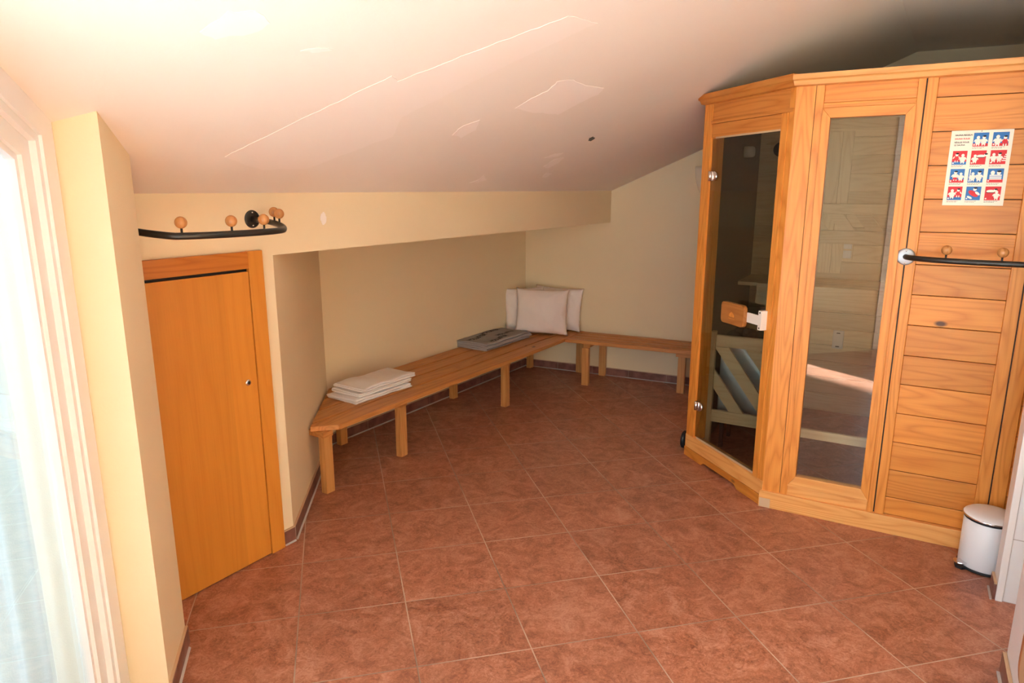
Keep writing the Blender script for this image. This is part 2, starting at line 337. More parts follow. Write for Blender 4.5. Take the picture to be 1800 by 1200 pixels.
# ---------------------------------------------------------------- the room
CORNER = Vector((-1.018, 2.914, 0)); AA = 32.5; DA = dirv(AA); NA = Vector((-DA.y, DA.x, 0))   # left wall plane
FOLD = Vector((2.089, 3.901, 0)); ZF = 2.495; TILT = math.tan(R(23.56))
def zc(p):
    d = (Vector((p[0], p[1], 0)) - FOLD).dot(NA)
    return ZF - TILT * max(0.0, d)
def wall_seg(name, A, B, th, z0=0.0, mat='wall', label=None, kind='structure', zt=None):
    """vertical wall from A to B; its body lies to the left of A->B (thickness th); top follows the ceiling"""
    A = Vector(A); B = Vector(B); d = (B - A); ln = d.length; d.normalize(); n = Vector((-d.y, d.x, 0))
    ts = [0.0, ln]
    a = (A - FOLD).dot(NA); b = (B - FOLD).dot(NA)
    if zt is None and a * b < 0: ts.insert(1, ln * a / (a - b))
    mb = MB()
    for t0, t1 in zip(ts, ts[1:]):
        poly = [(t0, 0), (t1, 0), (t1, th), (t0, th)]
        if zt is None:
            tops = [max(1.4, zc(q) + .04) for q in (A + d * t0, A + d * t1, A + d * t1 + n * th, A + d * t0 + n * th)]
        else: tops = zt
        mb.prism(poly, z0, tops)
    o = mb.build(name, mat, None, (A.x, A.y, 0), math.atan2(d.y, d.x))
    tag(o, label, None, None, kind); return o

WO_ = WIN_O - dirv(74) * 0.09
wa, wb_ = WO_ - WIN_D * 1.2, WO_ + WIN_D * 5.5
mb = MB(); mb.prism([(wb_.x, wb_.y), (6, -5), (6, 9), (-3, 9), (-3, wa.y), (wa.x, wa.y)], -0.12, 0.0)
fl = mb.build('floor', 'floor'); tag(fl, 'reddish terracotta tile floor laid at an angle', None, None, 'structure')

mb = MB(); P_ = [wa, wa - dirv(74) * 4, wb_ - dirv(74) * 4, wb_]
mb.prism([(p.x, p.y) for p in P_], -0.14, -0.02)
tr_ = mb.build('terrace', 'terrace'); tag(tr_, 'pale stone terrace outside the windows', None, None, 'structure')
# ceiling: a slope rising from the low left wall to a fold, flat beyond it
mb = MB()
f0 = FOLD - DA * 9; f1 = FOLD + DA * 5
def slab(P, zs, th=0.14):
    mb.prism([(p.x, p.y) for p in P], zs, [z + th for z in zs])
def isect(A, d, B, e):
    det = d.x * (-e.y) - d.y * (-e.x); r = B - A
    t = (r.x * (-e.y) - r.y * (-e.x)) / det
    return A + d * t
WOUT = WIN_O - dirv(74) * 0.10                       # outer face of the window wall
XF = isect(WOUT, WIN_D, FOLD, DA)                    # where the fold meets the window wall
Q0 = WOUT - WIN_D * 0.05
Q1 = Q0 - dirv(74) * 0.55
c1 = [f1, f1 + NA * 2.95, Q1 + DA * 0.1 + NA * 0.3, Q1, Q0, XF]
slab(c1, [zc(p) if (p - FOLD).dot(NA) > 0.001 else ZF for p in c1])
slab([XF, WOUT + WIN_D * 4.6, WOUT + WIN_D * 4.6 - NA * 0 + dirv(74) * 7.5, f1 - NA * 5.5, f1], [ZF] * 5)
ceiling = mb.build('ceiling', 'ceil'); tag(ceiling, 'sloping off-white ceiling with a fold above the sauna', None, None, 'structure')
def on_ceiling(x, y): return Vector((x, y, zc((x, y))))
def rough_patch(name, pts, mat, seed, jag=0.012, th=0.0012, lift=0.0006):
    rnd = random.Random(seed); out = []
    for (a, b) in zip(pts, pts[1:] + pts[:1]):
        a = Vector(a); b = Vector(b); k = max(3, int((b - a).length / 0.03))
        for i in range(k):
            p = a.lerp(b, i / k); out.append((p.x + rnd.uniform(-jag, jag), p.y + rnd.uniform(-jag, jag)))
    m2 = MB(); m2.prism(out, [zc(p) - th for p in out], [zc(p) + 0.002 for p in out])
    o = m2.build(name, mat, ceiling); return o

WBO = Vector((0.806, 5.80, 0)) + Vector((-dirv(116.1).y, dirv(116.1).x, 0)) * 0.018; AB = 116.1; DB = dirv(AB); NB = Vector((-DB.y, DB.x, 0))
# left wall (door wall): from behind the column to the alcove corner, then only a beam
P1s = CORNER - DA * 1.5
mb = MB()
def tops1(t0, t1, th):
    A = CORNER
    return [zc(A + DA * t0) + .03, zc(A + DA * t1) + .03, zc(A + DA * t1 + NA * th) + .03, zc(A + DA * t0 + NA * th) + .03]
mb.prism([(-1.5, 0), (0, 0), (0.0, 0.08), (-1.5, 0.08)], 0, tops1(-1.5, 0, .08))
LB = (WBO - CORNER).dot(DA) + 0.02
mb.prism([(0.0, 0), (LB, 0), (LB + 0.95 * math.tan(R(6.4)), 0.95), (0.0, 0.95)], 1.325, [zc(CORNER) + .03] * 2 + [1.40] * 2)
wl = mb.build('wall_left', 'wall', None, CORNER, az(AA)); tag(wl, 'low cream wall with the small door and the beam over the bench alcove', None, None, 'structure')
# filler smudge on the beam
m2 = MB(); t = []
for k in range(26):
    a = 2 * math.pi * k / 26; rr = 1 + 0.35 * mnoise.noise(Vector((k * 0.7, 3, 0)))
    t.append((0.293 + 0.018 * rr * math.cos(a), 1.468 + 0.028 * rr * math.sin(a)))
m2.prism(t, 0, 0.001, 0, None, Matrix(((1, 0, 0, 0), (0, 0, -1, 0.0002), (0, 1, 0, 0), (0, 0, 0, 1))))
m2.build('filler_spot', 'patch', wl)

# alcove side wall and back wall
SIDE_A = -6.9; DSD = dirv(SIDE_A)
P2O = Vector((-1.084, 4.222, 0)) + NA * 0.02
SC = isect(CORNER, DSD, P2O, DA)         # side wall meets alcove back wall
BC = isect(P2O, DA, WBO, DB)             # alcove back wall meets the far wall
wall_seg('wall_alcove_side', CORNER, SC, 0.10, zt=[1.33] * 4, label='short cream side wall of the bench alcove')
wall_seg('wall_alcove_back', SC - DA * 0.1, BC + DA * 0.05, 0.10, zt=[1.33] * 4, label='long cream wall behind the bench in the low alcove')
wall_seg('wall_back', BC - DB * 0.05, BC + DB * 5.4, 0.10, label='far cream wall behind the short bench and the sauna')
# column beside the window
K0 = Vector((-1.09, 1.88, 0)); K1 = K0 + dirv(-16.2) * 0.30
mb = MB()
colp = [K0, K1, K1 + dirv(253.8) * 0.55, K0 + dirv(253.8) * 0.55]
mb.prism([(p.x, p.y) for p in colp], 0, [zc(p) + .03 for p in colp])
co = mb.build('wall_column', 'wall'); tag(co, 'cream wall pier between the window and the small wooden door', None, None, 'structure')
# closing walls behind the pier
# window wall: parapet-free; solid above / beyond the opening
WL = 4.2
XFS = (XF - WIN_O).dot(WIN_D)
def wz(s, drop=0.0): return zc(WIN_O + WIN_D * s) - drop
# local x runs back toward and past the camera, local y (= left of direction) points into the room
def wbar(mb, x0, x1, y0, y1, zlo, top, hgt=None):
    """bar whose top follows the sloping ceiling at distance top; hgt: height of bar, or None = down to zlo"""
    xs = [x0, x1]
    if x0 < XFS < x1: xs.insert(1, XFS)
    for a, b in zip(xs, xs[1:]):
        poly = [(a, y0), (b, y0), (b, y1), (a, y1)]
        zt = [wz(a, top), wz(b, top), wz(b, top), wz(a, top)]
        zb = [z - hgt for z in zt] if hgt else zlo
        mb.prism(poly, zb, zt)
def window(name, s0, s1, label):
    win = empty(name, WIN_O + WIN_D * 0, math.atan2(WIN_D.y, WIN_D.x)); tag(win, label, None, None, 'structure')
    mb = MB()
    wbar(mb, s0, s0 + .082, -0.05, 0.012, 0, -0.01)
    wbar(mb, s0 + .082, s1 - .08, -0.09, 0.012, None, -0.01, 0.075)
    wbar(mb, s1 - .08, s1, -0.09, 0.012, 0, -0.01)
    mb.box(s0 + .082, s1 - .08, -0.09, 0.012, 0, 0.05)
    mb.build('window_frame', 'frame', win)
    x0, x1 = s0 + .082, s1 - .08
    mb = MB()
    for (a, b, y0, y1) in ((0, 0.022, -0.047, 0.004), (0.022, 0.075, -0.046, -0.012), (0.075, 0.092, -0.044, -0.022)):
        wbar(mb, x0 + a, x0 + b, y0, y1, 0.05, 0.065); wbar(mb, x1 - b, x1 - a, y0, y1, 0.05, 0.065)
        wbar(mb, x0 + b, x1 - b, y0, y1, None, 0.065 + a, b - a)
        mb.box(x0 + b, x1 - b, y0, y1, 0.05 + a, 0.05 + b)
    sa = mb.build('window_sash', 'frame', win)
    mb = MB(); wbar(mb, x0 + .088, x1 - .088, -0.038, -0.033, 0.14, 0.155)
    mb.build('window_pane', 'wglass', sa)
window('window_1', -0.02, 1.52, 'tall white framed window with a sheer curtain behind its glass')
window('window_2', 2.45, 4.15, 'second tall white framed window further along the window wall')
wall_seg('wall_window', WIN_O + WIN_D * 2.449, WIN_O + WIN_D * 1.521, 0.10, label='cream wall between the two windows')
wall_seg('wall_sun_blocker', WIN_O + WIN_D * -0.12 - dirv(74) * 0.6, WIN_O + WIN_D * -0.12 - dirv(74) * 3.9, 0.2, zt=[6.2] * 4, mat='frame', label='added unseen wall keeping the sun off the curtain')  # added wall, out of view, placed to block direct sun on the curtain
# sheer curtain outside the near leaf's glass
mb = MB(); t = bmesh.new(); nx, nz_ = 260, 24; vs = []
for i in range(nx + 1):
    x = -0.015 + 0.80 * i / nx; col = []
    for j in range(nz_ + 1):
        f = j / nz_; top = wz(x, 0.06); z = 0.03 + (top - 0.03) * f
        y = -0.074 + 0.011 * math.sin(x * 46 + 1.2 * math.sin(x * 9) + 0.5 * f) * (0.7 + 0.3 * (1 - f)) + 0.003 * math.sin(x * 97 + f * 2)
        col.append(t.verts.new((x, y, z)))
    vs.append(col)
for i in range(nx):
    for j in range(nz_): t.faces.new((vs[i][j], vs[i + 1][j], vs[i + 1][j + 1], vs[i][j + 1])).smooth = True
mb.merge(t, None, True)
cur = mb.build('curtain', 'curtain', None, WIN_O, math.atan2(WIN_D.y, WIN_D.x))
tag(cur, 'sheer white curtain hanging in soft folds behind the window glass', 'curtain')
# rest of the room behind the camera
WE = WIN_O + WIN_D * WL
SO = Vector((1.288, 3.267, 0)); AS = 119.8; US = dirv(AS); VS = Vector((-US.y, US.x, 0))     # sauna front corner and axes
def SW(u, v, z=0.0): return SO + US * u + VS * v + Vector((0, 0, z))
RC = SW(2.6, -5.6)
RR = isect(WE, dirv(74), RC, VS)
tag(wall_seg('wall_rear', RR + dirv(74) * .1, WE - dirv(74) * .1, 0.1), 'cream wall closing the rear of the room', None, None, 'structure')
tag(wall_seg('wall_right', SW(2.6, 2.4), RR, 0.1), 'cream wall closing the right side of the room', None, None, 'structure')

# baseboards: tile strip, wooden-looking edge on top and a grey joint at the floor
def baseboard(name, A, B, label, caulk=(0.0, None), h=0.07):
    A = Vector(A); B = Vector(B); d = (B - A); ln = d.length; d.normalize()
    root = empty(name, A, math.atan2(d.y, d.x)); tag(root, label, None, None, 'structure')
    MB().box(0, ln, -0.011, 0, 0.0, h - 0.004).build('tile_strip', 'skirt', root)
    MB().box(0, ln, -0.0095, 0, h - 0.004, h + 0.001).build('edge_strip', 'trimwood', root)
    c1 = caulk[1] if caulk[1] is not None else ln
    mbb = MB(); p = [(-0.0185, 0.0), (-0.0105, 0.0), (-0.0105, 0.006)]
    mbb.prism([(q[0], q[1]) for q in p], caulk[0], c1, 0, None, Matrix(((0, 0, 1, 0), (1, 0, 0, 0), (0, 1, 0, 0), (0, 0, 0, 1))))
    mbb.build('floor_joint', 'grout', root)
    return root
# walls have their body on the left of A->B, so the room is at local -y
baseboard('baseboard_side', CORNER, SC, 'dark red skirting along the short alcove side wall')
baseboard('baseboard_alcove', SC, BC, 'dark red skirting under the long bench')
baseboard('baseboard_back', BC, BC + DB * 1.75, 'dark red skirting under the short bench on the far wall')
baseboard('baseboard_left', CORNER - DA * 0.062, CORNER, 'short red skirting piece right of the small wooden door')
baseboard('baseboard_pier', K0 - dirv(-16.2) * 0.0, K1, 'red skirting along the foot of the pier by the window', (0.0, 0.27))

# ---------------------------------------------------------------- small door in the left wall
door = empty('door_1', CORNER, az(AA)); tag(door, 'low honey brown wooden door with casing in the left wall', None, None, 'structure')
mb = MB()
mb.box(-0.138, -0.068, -0.022, 0, 0, 1.352, 0.002)
mb.build('door_casing', 'beechZ', door)
mb = MB(); mb.box(-0.95, -0.139, -0.0215, 0, 1.282, 1.351, 0.002)
mb.build('door_casing', 'beechX', door)
mb = MB(); mb.box(-0.95, -0.1385, -0.004, 0, 0.0, 1.281); mb.build('door_gap', 'black', door)
mb = MB()
# one slab of three veneer widths
for (a, b) in ((-0.90, -0.45), (-0.45, -0.262), (-0.262, -0.143)): mb.box(a, b, -0.019, -0.005, 0.006, 1.270)
sl = mb.build('door_leaf', 'beechZ', door)
RX = Matrix.Rotation(R(90), 4, 'X')
mb = MB(); mb.lathe([(0, 0.004), (0.009, 0.004), (0.0125, 0.0025), (0.0135, 0), (0, 0)], 24, Matrix.Translation((-0.186, -0.019, 0.81)) @ RX @ Matrix.Scale(1, 4), 'chrome')
mb.box(-0.188, -0.184, -0.0245, -0.0228, 0.803, 0.817, 0, 'black')
mb.lathe([(0, 0.006), (0.0055, 0.006), (0.006, 0.003), (0.006, 0)], 16, Matrix.Translation((-0.186, -0.019, 0.81)) @ RX, 'iron')
mb.build('door_lock', None, sl)

# ---------------------------------------------------------------- sauna cabin
sa = empty('sauna_cabin', SO, az(AS))
tag(sa, 'orange pine sauna cabin with a glazed front and a corner glass door', 'sauna')
UL, VL, DD, UW, HT = -0.54, 0.507, 1.86, 2.35, 2.055      # cut corner, depth, width, height
DIAG_L = 0.742; DIAG_RZ = az(162.74) - az(AS)
diag = dict(loc=(UL, VL, 0), rz=DIAG_RZ)        # child mesh frame: x from the left corner to the front corner, y into the cabin
# front face
MB().prism([(-0.012, -0.012), (1.6, -0.012), (1.6, 0.06), (0.012, 0.06)], 0.0, 0.088, 0.002).build('plinth', 'pineP', sa)
mb = MB(); mb.prism([(-0.007, -0.0135), (0.045, -0.0135), (0.045, -0.011), (-0.006, -0.011)], 0.002, 0.05, 0); mb.build('end_grain', 'trimwood', sa)
def post(x0, x1, y0, y1, z0, z1, name='post', m='pineZ', par=None, fr=None, bev=0.002):
    b = MB(); b.box(x0, x1, y0, y1, z0, z1, bev)
    f = fr or {}
    return b.build(name, m, par or sa, **f)
post(0.0, 0.084, 0.002, 0.06, 0.086, 2.06, 'corner_post')
post(0.086, 0.120, 0.0, 0.055, 0.086, 2.06)
post(0.480, 0.508, 0.0, 0.055, 0.086, 2.06)
post(0.513, 0.552, 0.0, 0.055, 0.086, 2.06)
post(0.897, 0.946, 0.0, 0.055, 0.086, 2.06)
post(0.951, 1.006, 0.0, 0.055, 0.086, 2.06)
post(0.5078, 0.5132, 0.012, 0.05, 0.086, 2.06, 'seam', 'black', bev=0)
post(0.9458, 0.9512, 0.012, 0.05, 0.086, 2.06, 'seam', 'black', bev=0)
post(0.0838, 0.0862, 0.006, 0.05, 0.086, 2.06, 'seam', 'black', bev=0)
# horizontal boards right of the window
mb = MB(); zs = [0.09, 0.177, 0.313, 0.451, 0.590, 0.729, 0.865, 1.005, 1.142, 1.276, 1.417, 1.557, 1.696, 1.834, 1.972, 2.06]
for a, b in zip(zs, zs[1:]): mb.box(0.552, 0.897, 0.010, 0.03, a + 0.0014, b - 0.0014, 0.0025)
mb.build('board_panel', 'pineX', sa)
mb = MB()
for a, b in zip(zs, zs[1:]): mb.box(1.006, 1.60, 0.010, 0.03, a + 0.0014 - .03, b - 0.0014 - .03, 0.0025)
mb.build('board_panel', 'pineX', sa)
MB().box(0.552, 1.6, 0.031, 0.035, 0.086, 2.05).build('backing', 'black', sa)
# window unit
MB().box(0.12, 0.480, 0.008, 0.05, 1.975, 2.06, 0.002).build('top_panel', 'pineX', sa)
MB().box(0.12, 0.480, -0.002, 0.05, 1.951, 1.974, 0.003).build('rail', 'pineX', sa)
MB().box(0.12, 0.480, 0.002, 0.05, 0.088, 0.143, 0.002).build('rail', 'pineP', sa)
def miter(x0, x1, z0, z1, w, y0, y1, side):
    b = MB(); RM = Matrix(((1, 0, 0, 0), (0, 0, 1, 0), (0, 1, 0, 0), (0, 0, 0, 1)))
    P = {'l': [(x0, z0), (x0 + w[0], z0 + w[2]), (x0 + w[0], z1 - w[3]), (x0, z1)], 'r': [(x1, z0), (x1, z1), (x1 - w[1], z1 - w[3]), (x1 - w[1], z0 + w[2])],
         'b': [(x0, z0), (x1, z0), (x1 - w[1], z0 + w[2]), (x0 + w[0], z0 + w[2])], 't': [(x0, z1), (x0 + w[0], z1 - w[3]), (x1 - w[1], z1 - w[3]), (x1, z1)]}[side]
    b.prism(P, y0, y1, 0.0018, None, RM); return b
wf = None
for s_ in 'lrtb':
    o = miter(0.118, 0.482, 0.143, 1.952, (0.036, 0.036, 0.055, 0.044), -0.012, 0.03, s_).build('window_frame', 'pineZ' if s_ in 'lr' else ('pineP' if s_ == 'b' else 'pineX'), sa)
gp = MB().box(0.145, 0.455, 0.008, 0.014, 0.185, 1.915).build('glass_pane', 'glass', sa)
# diagonal face with the glass door
def dz(name, x0, x1, y0, y1, z0, z1, m='pineZ', bev=0.002):
    return MB().box(x0, x1, y0, y1, z0, z1, bev).build(name, m, sa, **diag)
dz('corner_post', 0.0, 0.075, 0.0, 0.055, 0.06, 2.06)
dz('door_jamb', 0.0755, 0.118, 0.012, 0.055, 0.14, 1.885, 'pineZ', 0.001)
dz('door_jamb', 0.655, 0.700, -0.004, 0.055, 0.13, 1.945, 'pineZ')
dz('door_jamb', 0.701, 0.742, 0.0, 0.05, 0.08, 2.06, 'pineZ')
dz('header_panel', 0.075, 0.735, 0.004, 0.05, 1.962, 2.06, 'pineD')
dz('rail', 0.07, 0.735, -0.004, 0.05, 1.945, 1.962, 'pineD')
dz('header_panel', 0.075, 0.656, 0.002, 0.05, 1.875, 1.944, 'pineD')
# threshold board with an arched cut underneath
RM = Matrix(((1, 0, 0, 0), (0, 0, 1, 0), (0, 1, 0, 0), (0, 0, 0, 1)))
b = MB(); arch = [(0.0, 0.0), (0.185, 0.0)]
for k in range(9):
    a = k / 8; arch.append((0.185 + 0.035 * a, 0.0 + 0.020 * math.sin(a * math.pi / 2)))
for k in range(9):
    a = 1 - k / 8; arch.append((0.535 - 0.035 * a, 0.0 + 0.020 * math.sin(a * math.pi / 2)))
arch += [(0.742, 0.0), (0.742, 0.055), (0.0, 0.055)]
b.prism(arch, -0.008, 0.045, 0.001, None, RM); b.build('arched_plinth', 'pineX', sa, **diag)
dz('threshold', 0.0, 0.742, -0.004, 0.05, 0.0555, 0.135, 'pineP')
dz('door_seal', 0.10, 0.66, 0.006, 0.016, 0.135, 0.148, 'trimwood', 0.001)
dz('door_seal', 0.12, 0.655, -0.001, 0.012, 1.866, 1.875, 'trimwood', 0.001)
# the door itself: smoked glass, hinges, wooden handle
dr = MB().box(0.095, 0.655, 0.0, 0.007, 0.15, 1.868, 0.001).build('glass_door', 'dglass', sa, **diag)
for z in (1.668, 0.345):
    b = MB(); b.box(0.092, 0.128, -0.014, 0.0, z - .026, z + .026, 0.003)
    b.lathe([(0, -.026), (0.010, -.026), (0.010, .026), (0, .026)], 20, Matrix.Translation((0.106, -0.012, z)))
    b.lathe([(0, -.002), (0.025, -.002), (0.025, .006), (0, .006)], 28, Matrix.Translation((0.135, -0.002, z)) @ RX)
    b.build('hinge', 'chrome', dr)
def rrect(x0, x1, z0, z1, r, n=6):
    P = []
    for (cx, cz, a0) in ((x1 - r, z1 - r, 0), (x0 + r, z1 - r, 90), (x0 + r, z0 + r, 180), (x1 - r, z0 + r, 270)):
        for k in range(n + 1):
            a = R(a0 + 90 * k / n); P.append((cx + r * math.cos(a), cz + r * math.sin(a)))
    return P
hb = MB(); hb.prism(rrect(0.365, 0.560, 0.905, 1.018, 0.022), -0.062, -0.038, 0.005, None, RM)
hd = hb.build('door_handle', 'handle', dr)
b = MB()
for k in range(9): b.box(0.440 + .005 * k, 0.442 + .005 * k, -0.0632, -0.0618, 0.945, 0.972 - 0.0015 * abs(k - 4) ** 1.6)
b.box(0.436, 0.488, -0.0632, -0.0618, 0.935, 0.9375); b.build('handle_emblem', 'pineZ', hd)
b = MB(); b.box(0.548, 0.655, -0.040, -0.030, 0.935, 0.985, 0.002); b.box(0.648, 0.672, -0.040, -0.004, 0.912, 1.010, 0.002)
pltm = b.build('handle_bracket', 'plate', dr)
b = MB()
for z in (0.922, 1.0):
    b = MB(); b.lathe([(0, .0015), (0.004, .001), (0.005, 0), (0, 0)], 12, Matrix.Translation((0.660, -0.0402, z)) @ RX, None)
    b.build('screw', 'iron', pltm)
# cornice
def cornice(name, A, B, cutA, cutB, z0, zz, mat, fr):
    """profiled board from x=A to x=B, ends cut at slopes cutA/cutB (dx per -y)"""
    t = bmesh.new(); prof = [(0.0, z0), (-0.018, z0 + 0.004), (-0.026, z0 + 0.022), (-0.034, z0 + 0.028), (-0.034, zz), (0.02, zz), (0.02, z0)]
    rows = []
    for (x, c) in ((A, cutA), (B, cutB)): rows.append([t.verts.new((x + c * y, y, z)) for (y, z) in prof])
    n = len(prof)
    for k in range(n): t.faces.new((rows[0][k], rows[0][(k + 1) % n], rows[1][(k + 1) % n], rows[1][k]))
    t.faces.new(rows[0][::-1]); t.faces.new(rows[1]); bmesh.ops.recalc_face_normals(t, faces=t.faces)
    m_ = MB(); m_.merge(t, None); return m_.build(name, mat, sa, **fr)
tc_ = math.tan(R(21.5))
cornice('cornice', 0.0, 1.65, tc_, 0.0, 2.050, 2.100, 'pineP', {})
cornice('cornice', 0.0, DIAG_L, 0.6, -tc_, 2.050, 2.105, 'pineD', diag)
# cabin shell: left wall, right wall, back wall, roof
MB().box(UL, UL + 0.05, VL + 0.03, DD, 0.0, 2.06).build('side_wall', 'pineX', sa)
MB().box(1.60, 1.65, -0.0, DD, 0.0, 2.06).build('side_wall', 'innerX', sa)
mb = MB(); k = 0
zb = 0.02
while zb < 2.0:
    mb.box(UL + 0.06, 1.60, DD - 0.03, DD - 0.012, zb + .0015, min(zb + 0.118, 2.0), 0.003); zb += 0.12
mb.box(UL + 0.05, 1.60, DD - 0.012, DD, 0, 2.06)
mb.build('back_wall', 'innerX', sa)
mb = MB()
mb.prism([(UL, VL + .02), (0.0, 0.02), (1.62, 0.02), (1.62, DD), (UL, DD)], 2.058, 2.075)
mb.build('roof', 'innerX', sa)
mb = MB()
for (a, b_) in ((-.02, .06), (.06, .13), (.75, .82)): MB().box(a + .001, b_ - .001, DD - 0.045, DD - 0.03, 1.02, 1.98, 0.002).build('wall_batten', 'innerZ', sa)
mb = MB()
mb.box(UL + 0.05, UL + 0.065, VL + .1, DD - .03, 0.02, 2.0); mb.build('inner_side_boards', 'shadeboard', sa)
# inner bench with its front board, back rest with slanted slats
mb = MB()
for k in range(5): mb.box(UL + .07, 1.58, 1.36 + .095 * k, 1.36 + .095 * k + .085, 0.955, 0.98, 0.003)
mb.box(UL + .2, 1.58, 1.33, 1.352, 0.835, 0.98, 0.003)
ib = mb.build('upper_bench', 'innerX', sa)
mb = MB()
mb.box(-.35, 1.3, DD - .10, DD - .08, 1.43, 1.50, 0.003); mb.box(-.35, 1.3, DD - .10, DD - .08, 1.23, 1.32, 0.003)
for k in range(10):
    x = -.33 + .17 * k
    mb.prism([(x, 1.435), (x + .10, 1.435), (x + .19, 1.315), (x + .09, 1.315)], DD - .078, DD - .066, 0, None, RM)
mb.build('backrest', 'innerX', sa)
mb = MB(); mb.box(0.09, 1.3, 0.34, 0.362, 0.285, 0.335, 0.003); mb.box(1.25, 1.29, 0.33, 0.37, 0, 0.284); mb.build('footrest_rail', 'innerX', sa)

# ---- things inside the cabin
def in_sauna(name, u, v, z=0.0, da=0.0):
    p = SW(u, v, z); return empty(name, p, az(AS) + da)
ht = in_sauna('sauna_heater', -0.21, 0.85)
tag(ht, 'steel sauna heater filled with dark stones behind the wooden guard', 'heater')
b = MB()
b.box(-0.20, 0.20, -0.14, 0.14, 0.24, 0.66, 0.006, 'steel')
b.build('body', None, ht)
MB().box(-0.21, 0.21, -0.15, 0.15, 0.66, 0.675, 0.003).build('collar', 'rubber', ht); MB().box(-0.20, 0.20, -0.142, 0.142, 0.17, 0.239, 0.003).build('lower_box', 'rubber', ht)
for (x, y) in ((-.17, -.11), (.17, -.11), (-.17, .11), (.17, .11)): MB().box(x - .012, x + .012, y - .012, y + .012, 0, 0.17).build('leg', 'rubber', ht)
b = MB(); rnd = random.Random(3)
for k in range(34):
    t = bmesh.new(); bmesh.ops.create_icosphere(t, subdivisions=2, radius=rnd.uniform(.028, .042))
    for v in t.verts: v.co *= 1 + 0.28 * mnoise.noise(v.co * 40 + Vector((k, 0, 0)))
    bmesh.ops.transform(t, matrix=Matrix.Translation((rnd.uniform(-.16, .16), rnd.uniform(-.10, .10), 0.69 + rnd.uniform(0, .03))), verts=t.verts); b.merge(t)
st = b.build('heater_stones', 'stone', ht); st['kind'] = 'stuff'
hg = in_sauna('heater_guard', -0.44, 0.58)
tag(hg, 'pale wooden guard with slanted slats in front of the sauna heater', 'heater guard')
MB().box(0.0, 0.028, -0.02, 0.02, 0, 0.775, 0.003).build('post', 'innerZ', hg)
MB().box(0.45, 0.478, -0.02, 0.02, 0, 0.775, 0.003).build('post', 'innerZ', hg)
MB().box(0.029, 0.449, -0.012, 0.012, 0.685, 0.755, 0.003).build('rail', 'innerX', hg)
MB().box(0.029, 0.449, -0.012, 0.012, 0.215, 0.290, 0.003).build('rail', 'innerX', hg)
def slat(x0, x1):   # slants down to the right, clipped to the rails and the posts
    b = MB(); w = 0.085; sl_ = -0.88
    def clip(P, f):
        out = []
        for (a, c) in zip(P, P[1:] + P[:1]):
            fa, fc = f(a), f(c)
            if fa >= 0: out.append(a)
            if fa * fc < 0:
                q = fa / (fa - fc); out.append((a[0] + (c[0] - a[0]) * q, a[1] + (c[1] - a[1]) * q))
        return out
    h = 0.684 - 0.291
    P = [(x0, 0.684), (x0 + w, 0.684), (x0 + w + 0.29, 0.291), (x0 + 0.29, 0.291)]
    P = clip(P, lambda p: p[0] - 0.03); P = clip(P, lambda p: 0.448 - p[0])
    if len(P) > 2: b.prism(P, -0.010, 0.010, 0.002, None, RM); b.build('slat', 'innerX', hg)
for x in (-0.16, 0.02, 0.20): slat(x, 0)
th = in_sauna('thermometer', -0.33, DD - 0.046, 1.87)
tag(th, 'square dark-faced thermometer high on the sauna back wall', 'thermometer')
b = MB(); b.box(-.07, .07, -.02, 0, -.07, .07, 0.004); b.build('case', 'innerX', th)
b = MB(); b.lathe([(0, .004), (.045, .004), (.05, 0), (0, 0)], 32, Matrix.Translation((0, -.02, 0)) @ RX); b.build('dial', 'iron', th)
se = in_sauna('cabin_lamp', -0.462, 1.30, 1.835)
tag(se, 'small pale cylinder lamp high on the shaded sauna side wall', 'lamp')
b = MB(); b.lathe([(0, 0), (.035, 0), (.035, .05), (.028, .062), (0, .066)], 24, Matrix.Rotation(R(90), 4, 'Y') @ Matrix.Translation((0, 0, -.012))); b.build('cylinder_body', 'plate', se)
sw = in_sauna('light_switch', 0.16, DD - 0.0315, 1.19)
tag(sw, 'beige double switch plate on the sauna back wall seen through the pane', 'switch')
b = MB(); b.box(-.035, .035, -.010, 0, -.075, .065, 0.004); b.build('plate', 'innerX', sw)
b = MB(); b.box(-.026, .026, -.016, -.0102, -.062, -.008, 0.003); b.box(-.026, .026, -.016, -.0102, .002, .056, 0.003); b.build('rocker', 'plate', sw)
sb = in_sauna('wall_box', 0.16, DD - 0.031, 0.55)
tag(sb, 'small white plastic box low on the sauna back wall below the bench', 'box')
b = MB(); b.box(-.035, .035, -.03, 0, -.065, .065, 0.004); b.build('housing', 'plate', sb)
for z in (.045, -.052): MB().box(-.012, .012, -.0315, -.0302, z, z + .007).build('slot', 'iron', sb)

# ---------------------------------------------------------------- poster
po = empty('poster', SW(0.622, 0.0075, 1.532), az(AS))
tag(po, 'cream poster of sauna rules with eleven red and blue cartoon panels', 'poster')
PW, PH = 0.213, 0.303
MB().box(0, PW, -0.0012, 0, 0, PH).build('sheet', 'paper', po)
def pq(b, x0, x1, y0, y1, lay, m):      # fractions of the sheet, y measured from the top
    b.box(x0 * PW, x1 * PW, -0.0012 - 0.0002 * lay, -0.0011, PH * (1 - y1), PH * (1 - y0), 0, m)
def pe(b, cx, cy, rx, ry, lay, m, rot=0.0):
    P = []
    for k in range(14):
        a = 2 * math.pi * k / 14; x = rx * math.cos(a); y = ry * math.sin(a)
        P.append((cx * PW + (x * math.cos(rot) - y * math.sin(rot)) * PW, PH - cy * PW * 0 - cy * PH + (x * math.sin(rot) + y * math.cos(rot)) * PW))
    b.prism(P, -0.0012 - 0.0002 * lay, -0.0011, 0, m, RM)
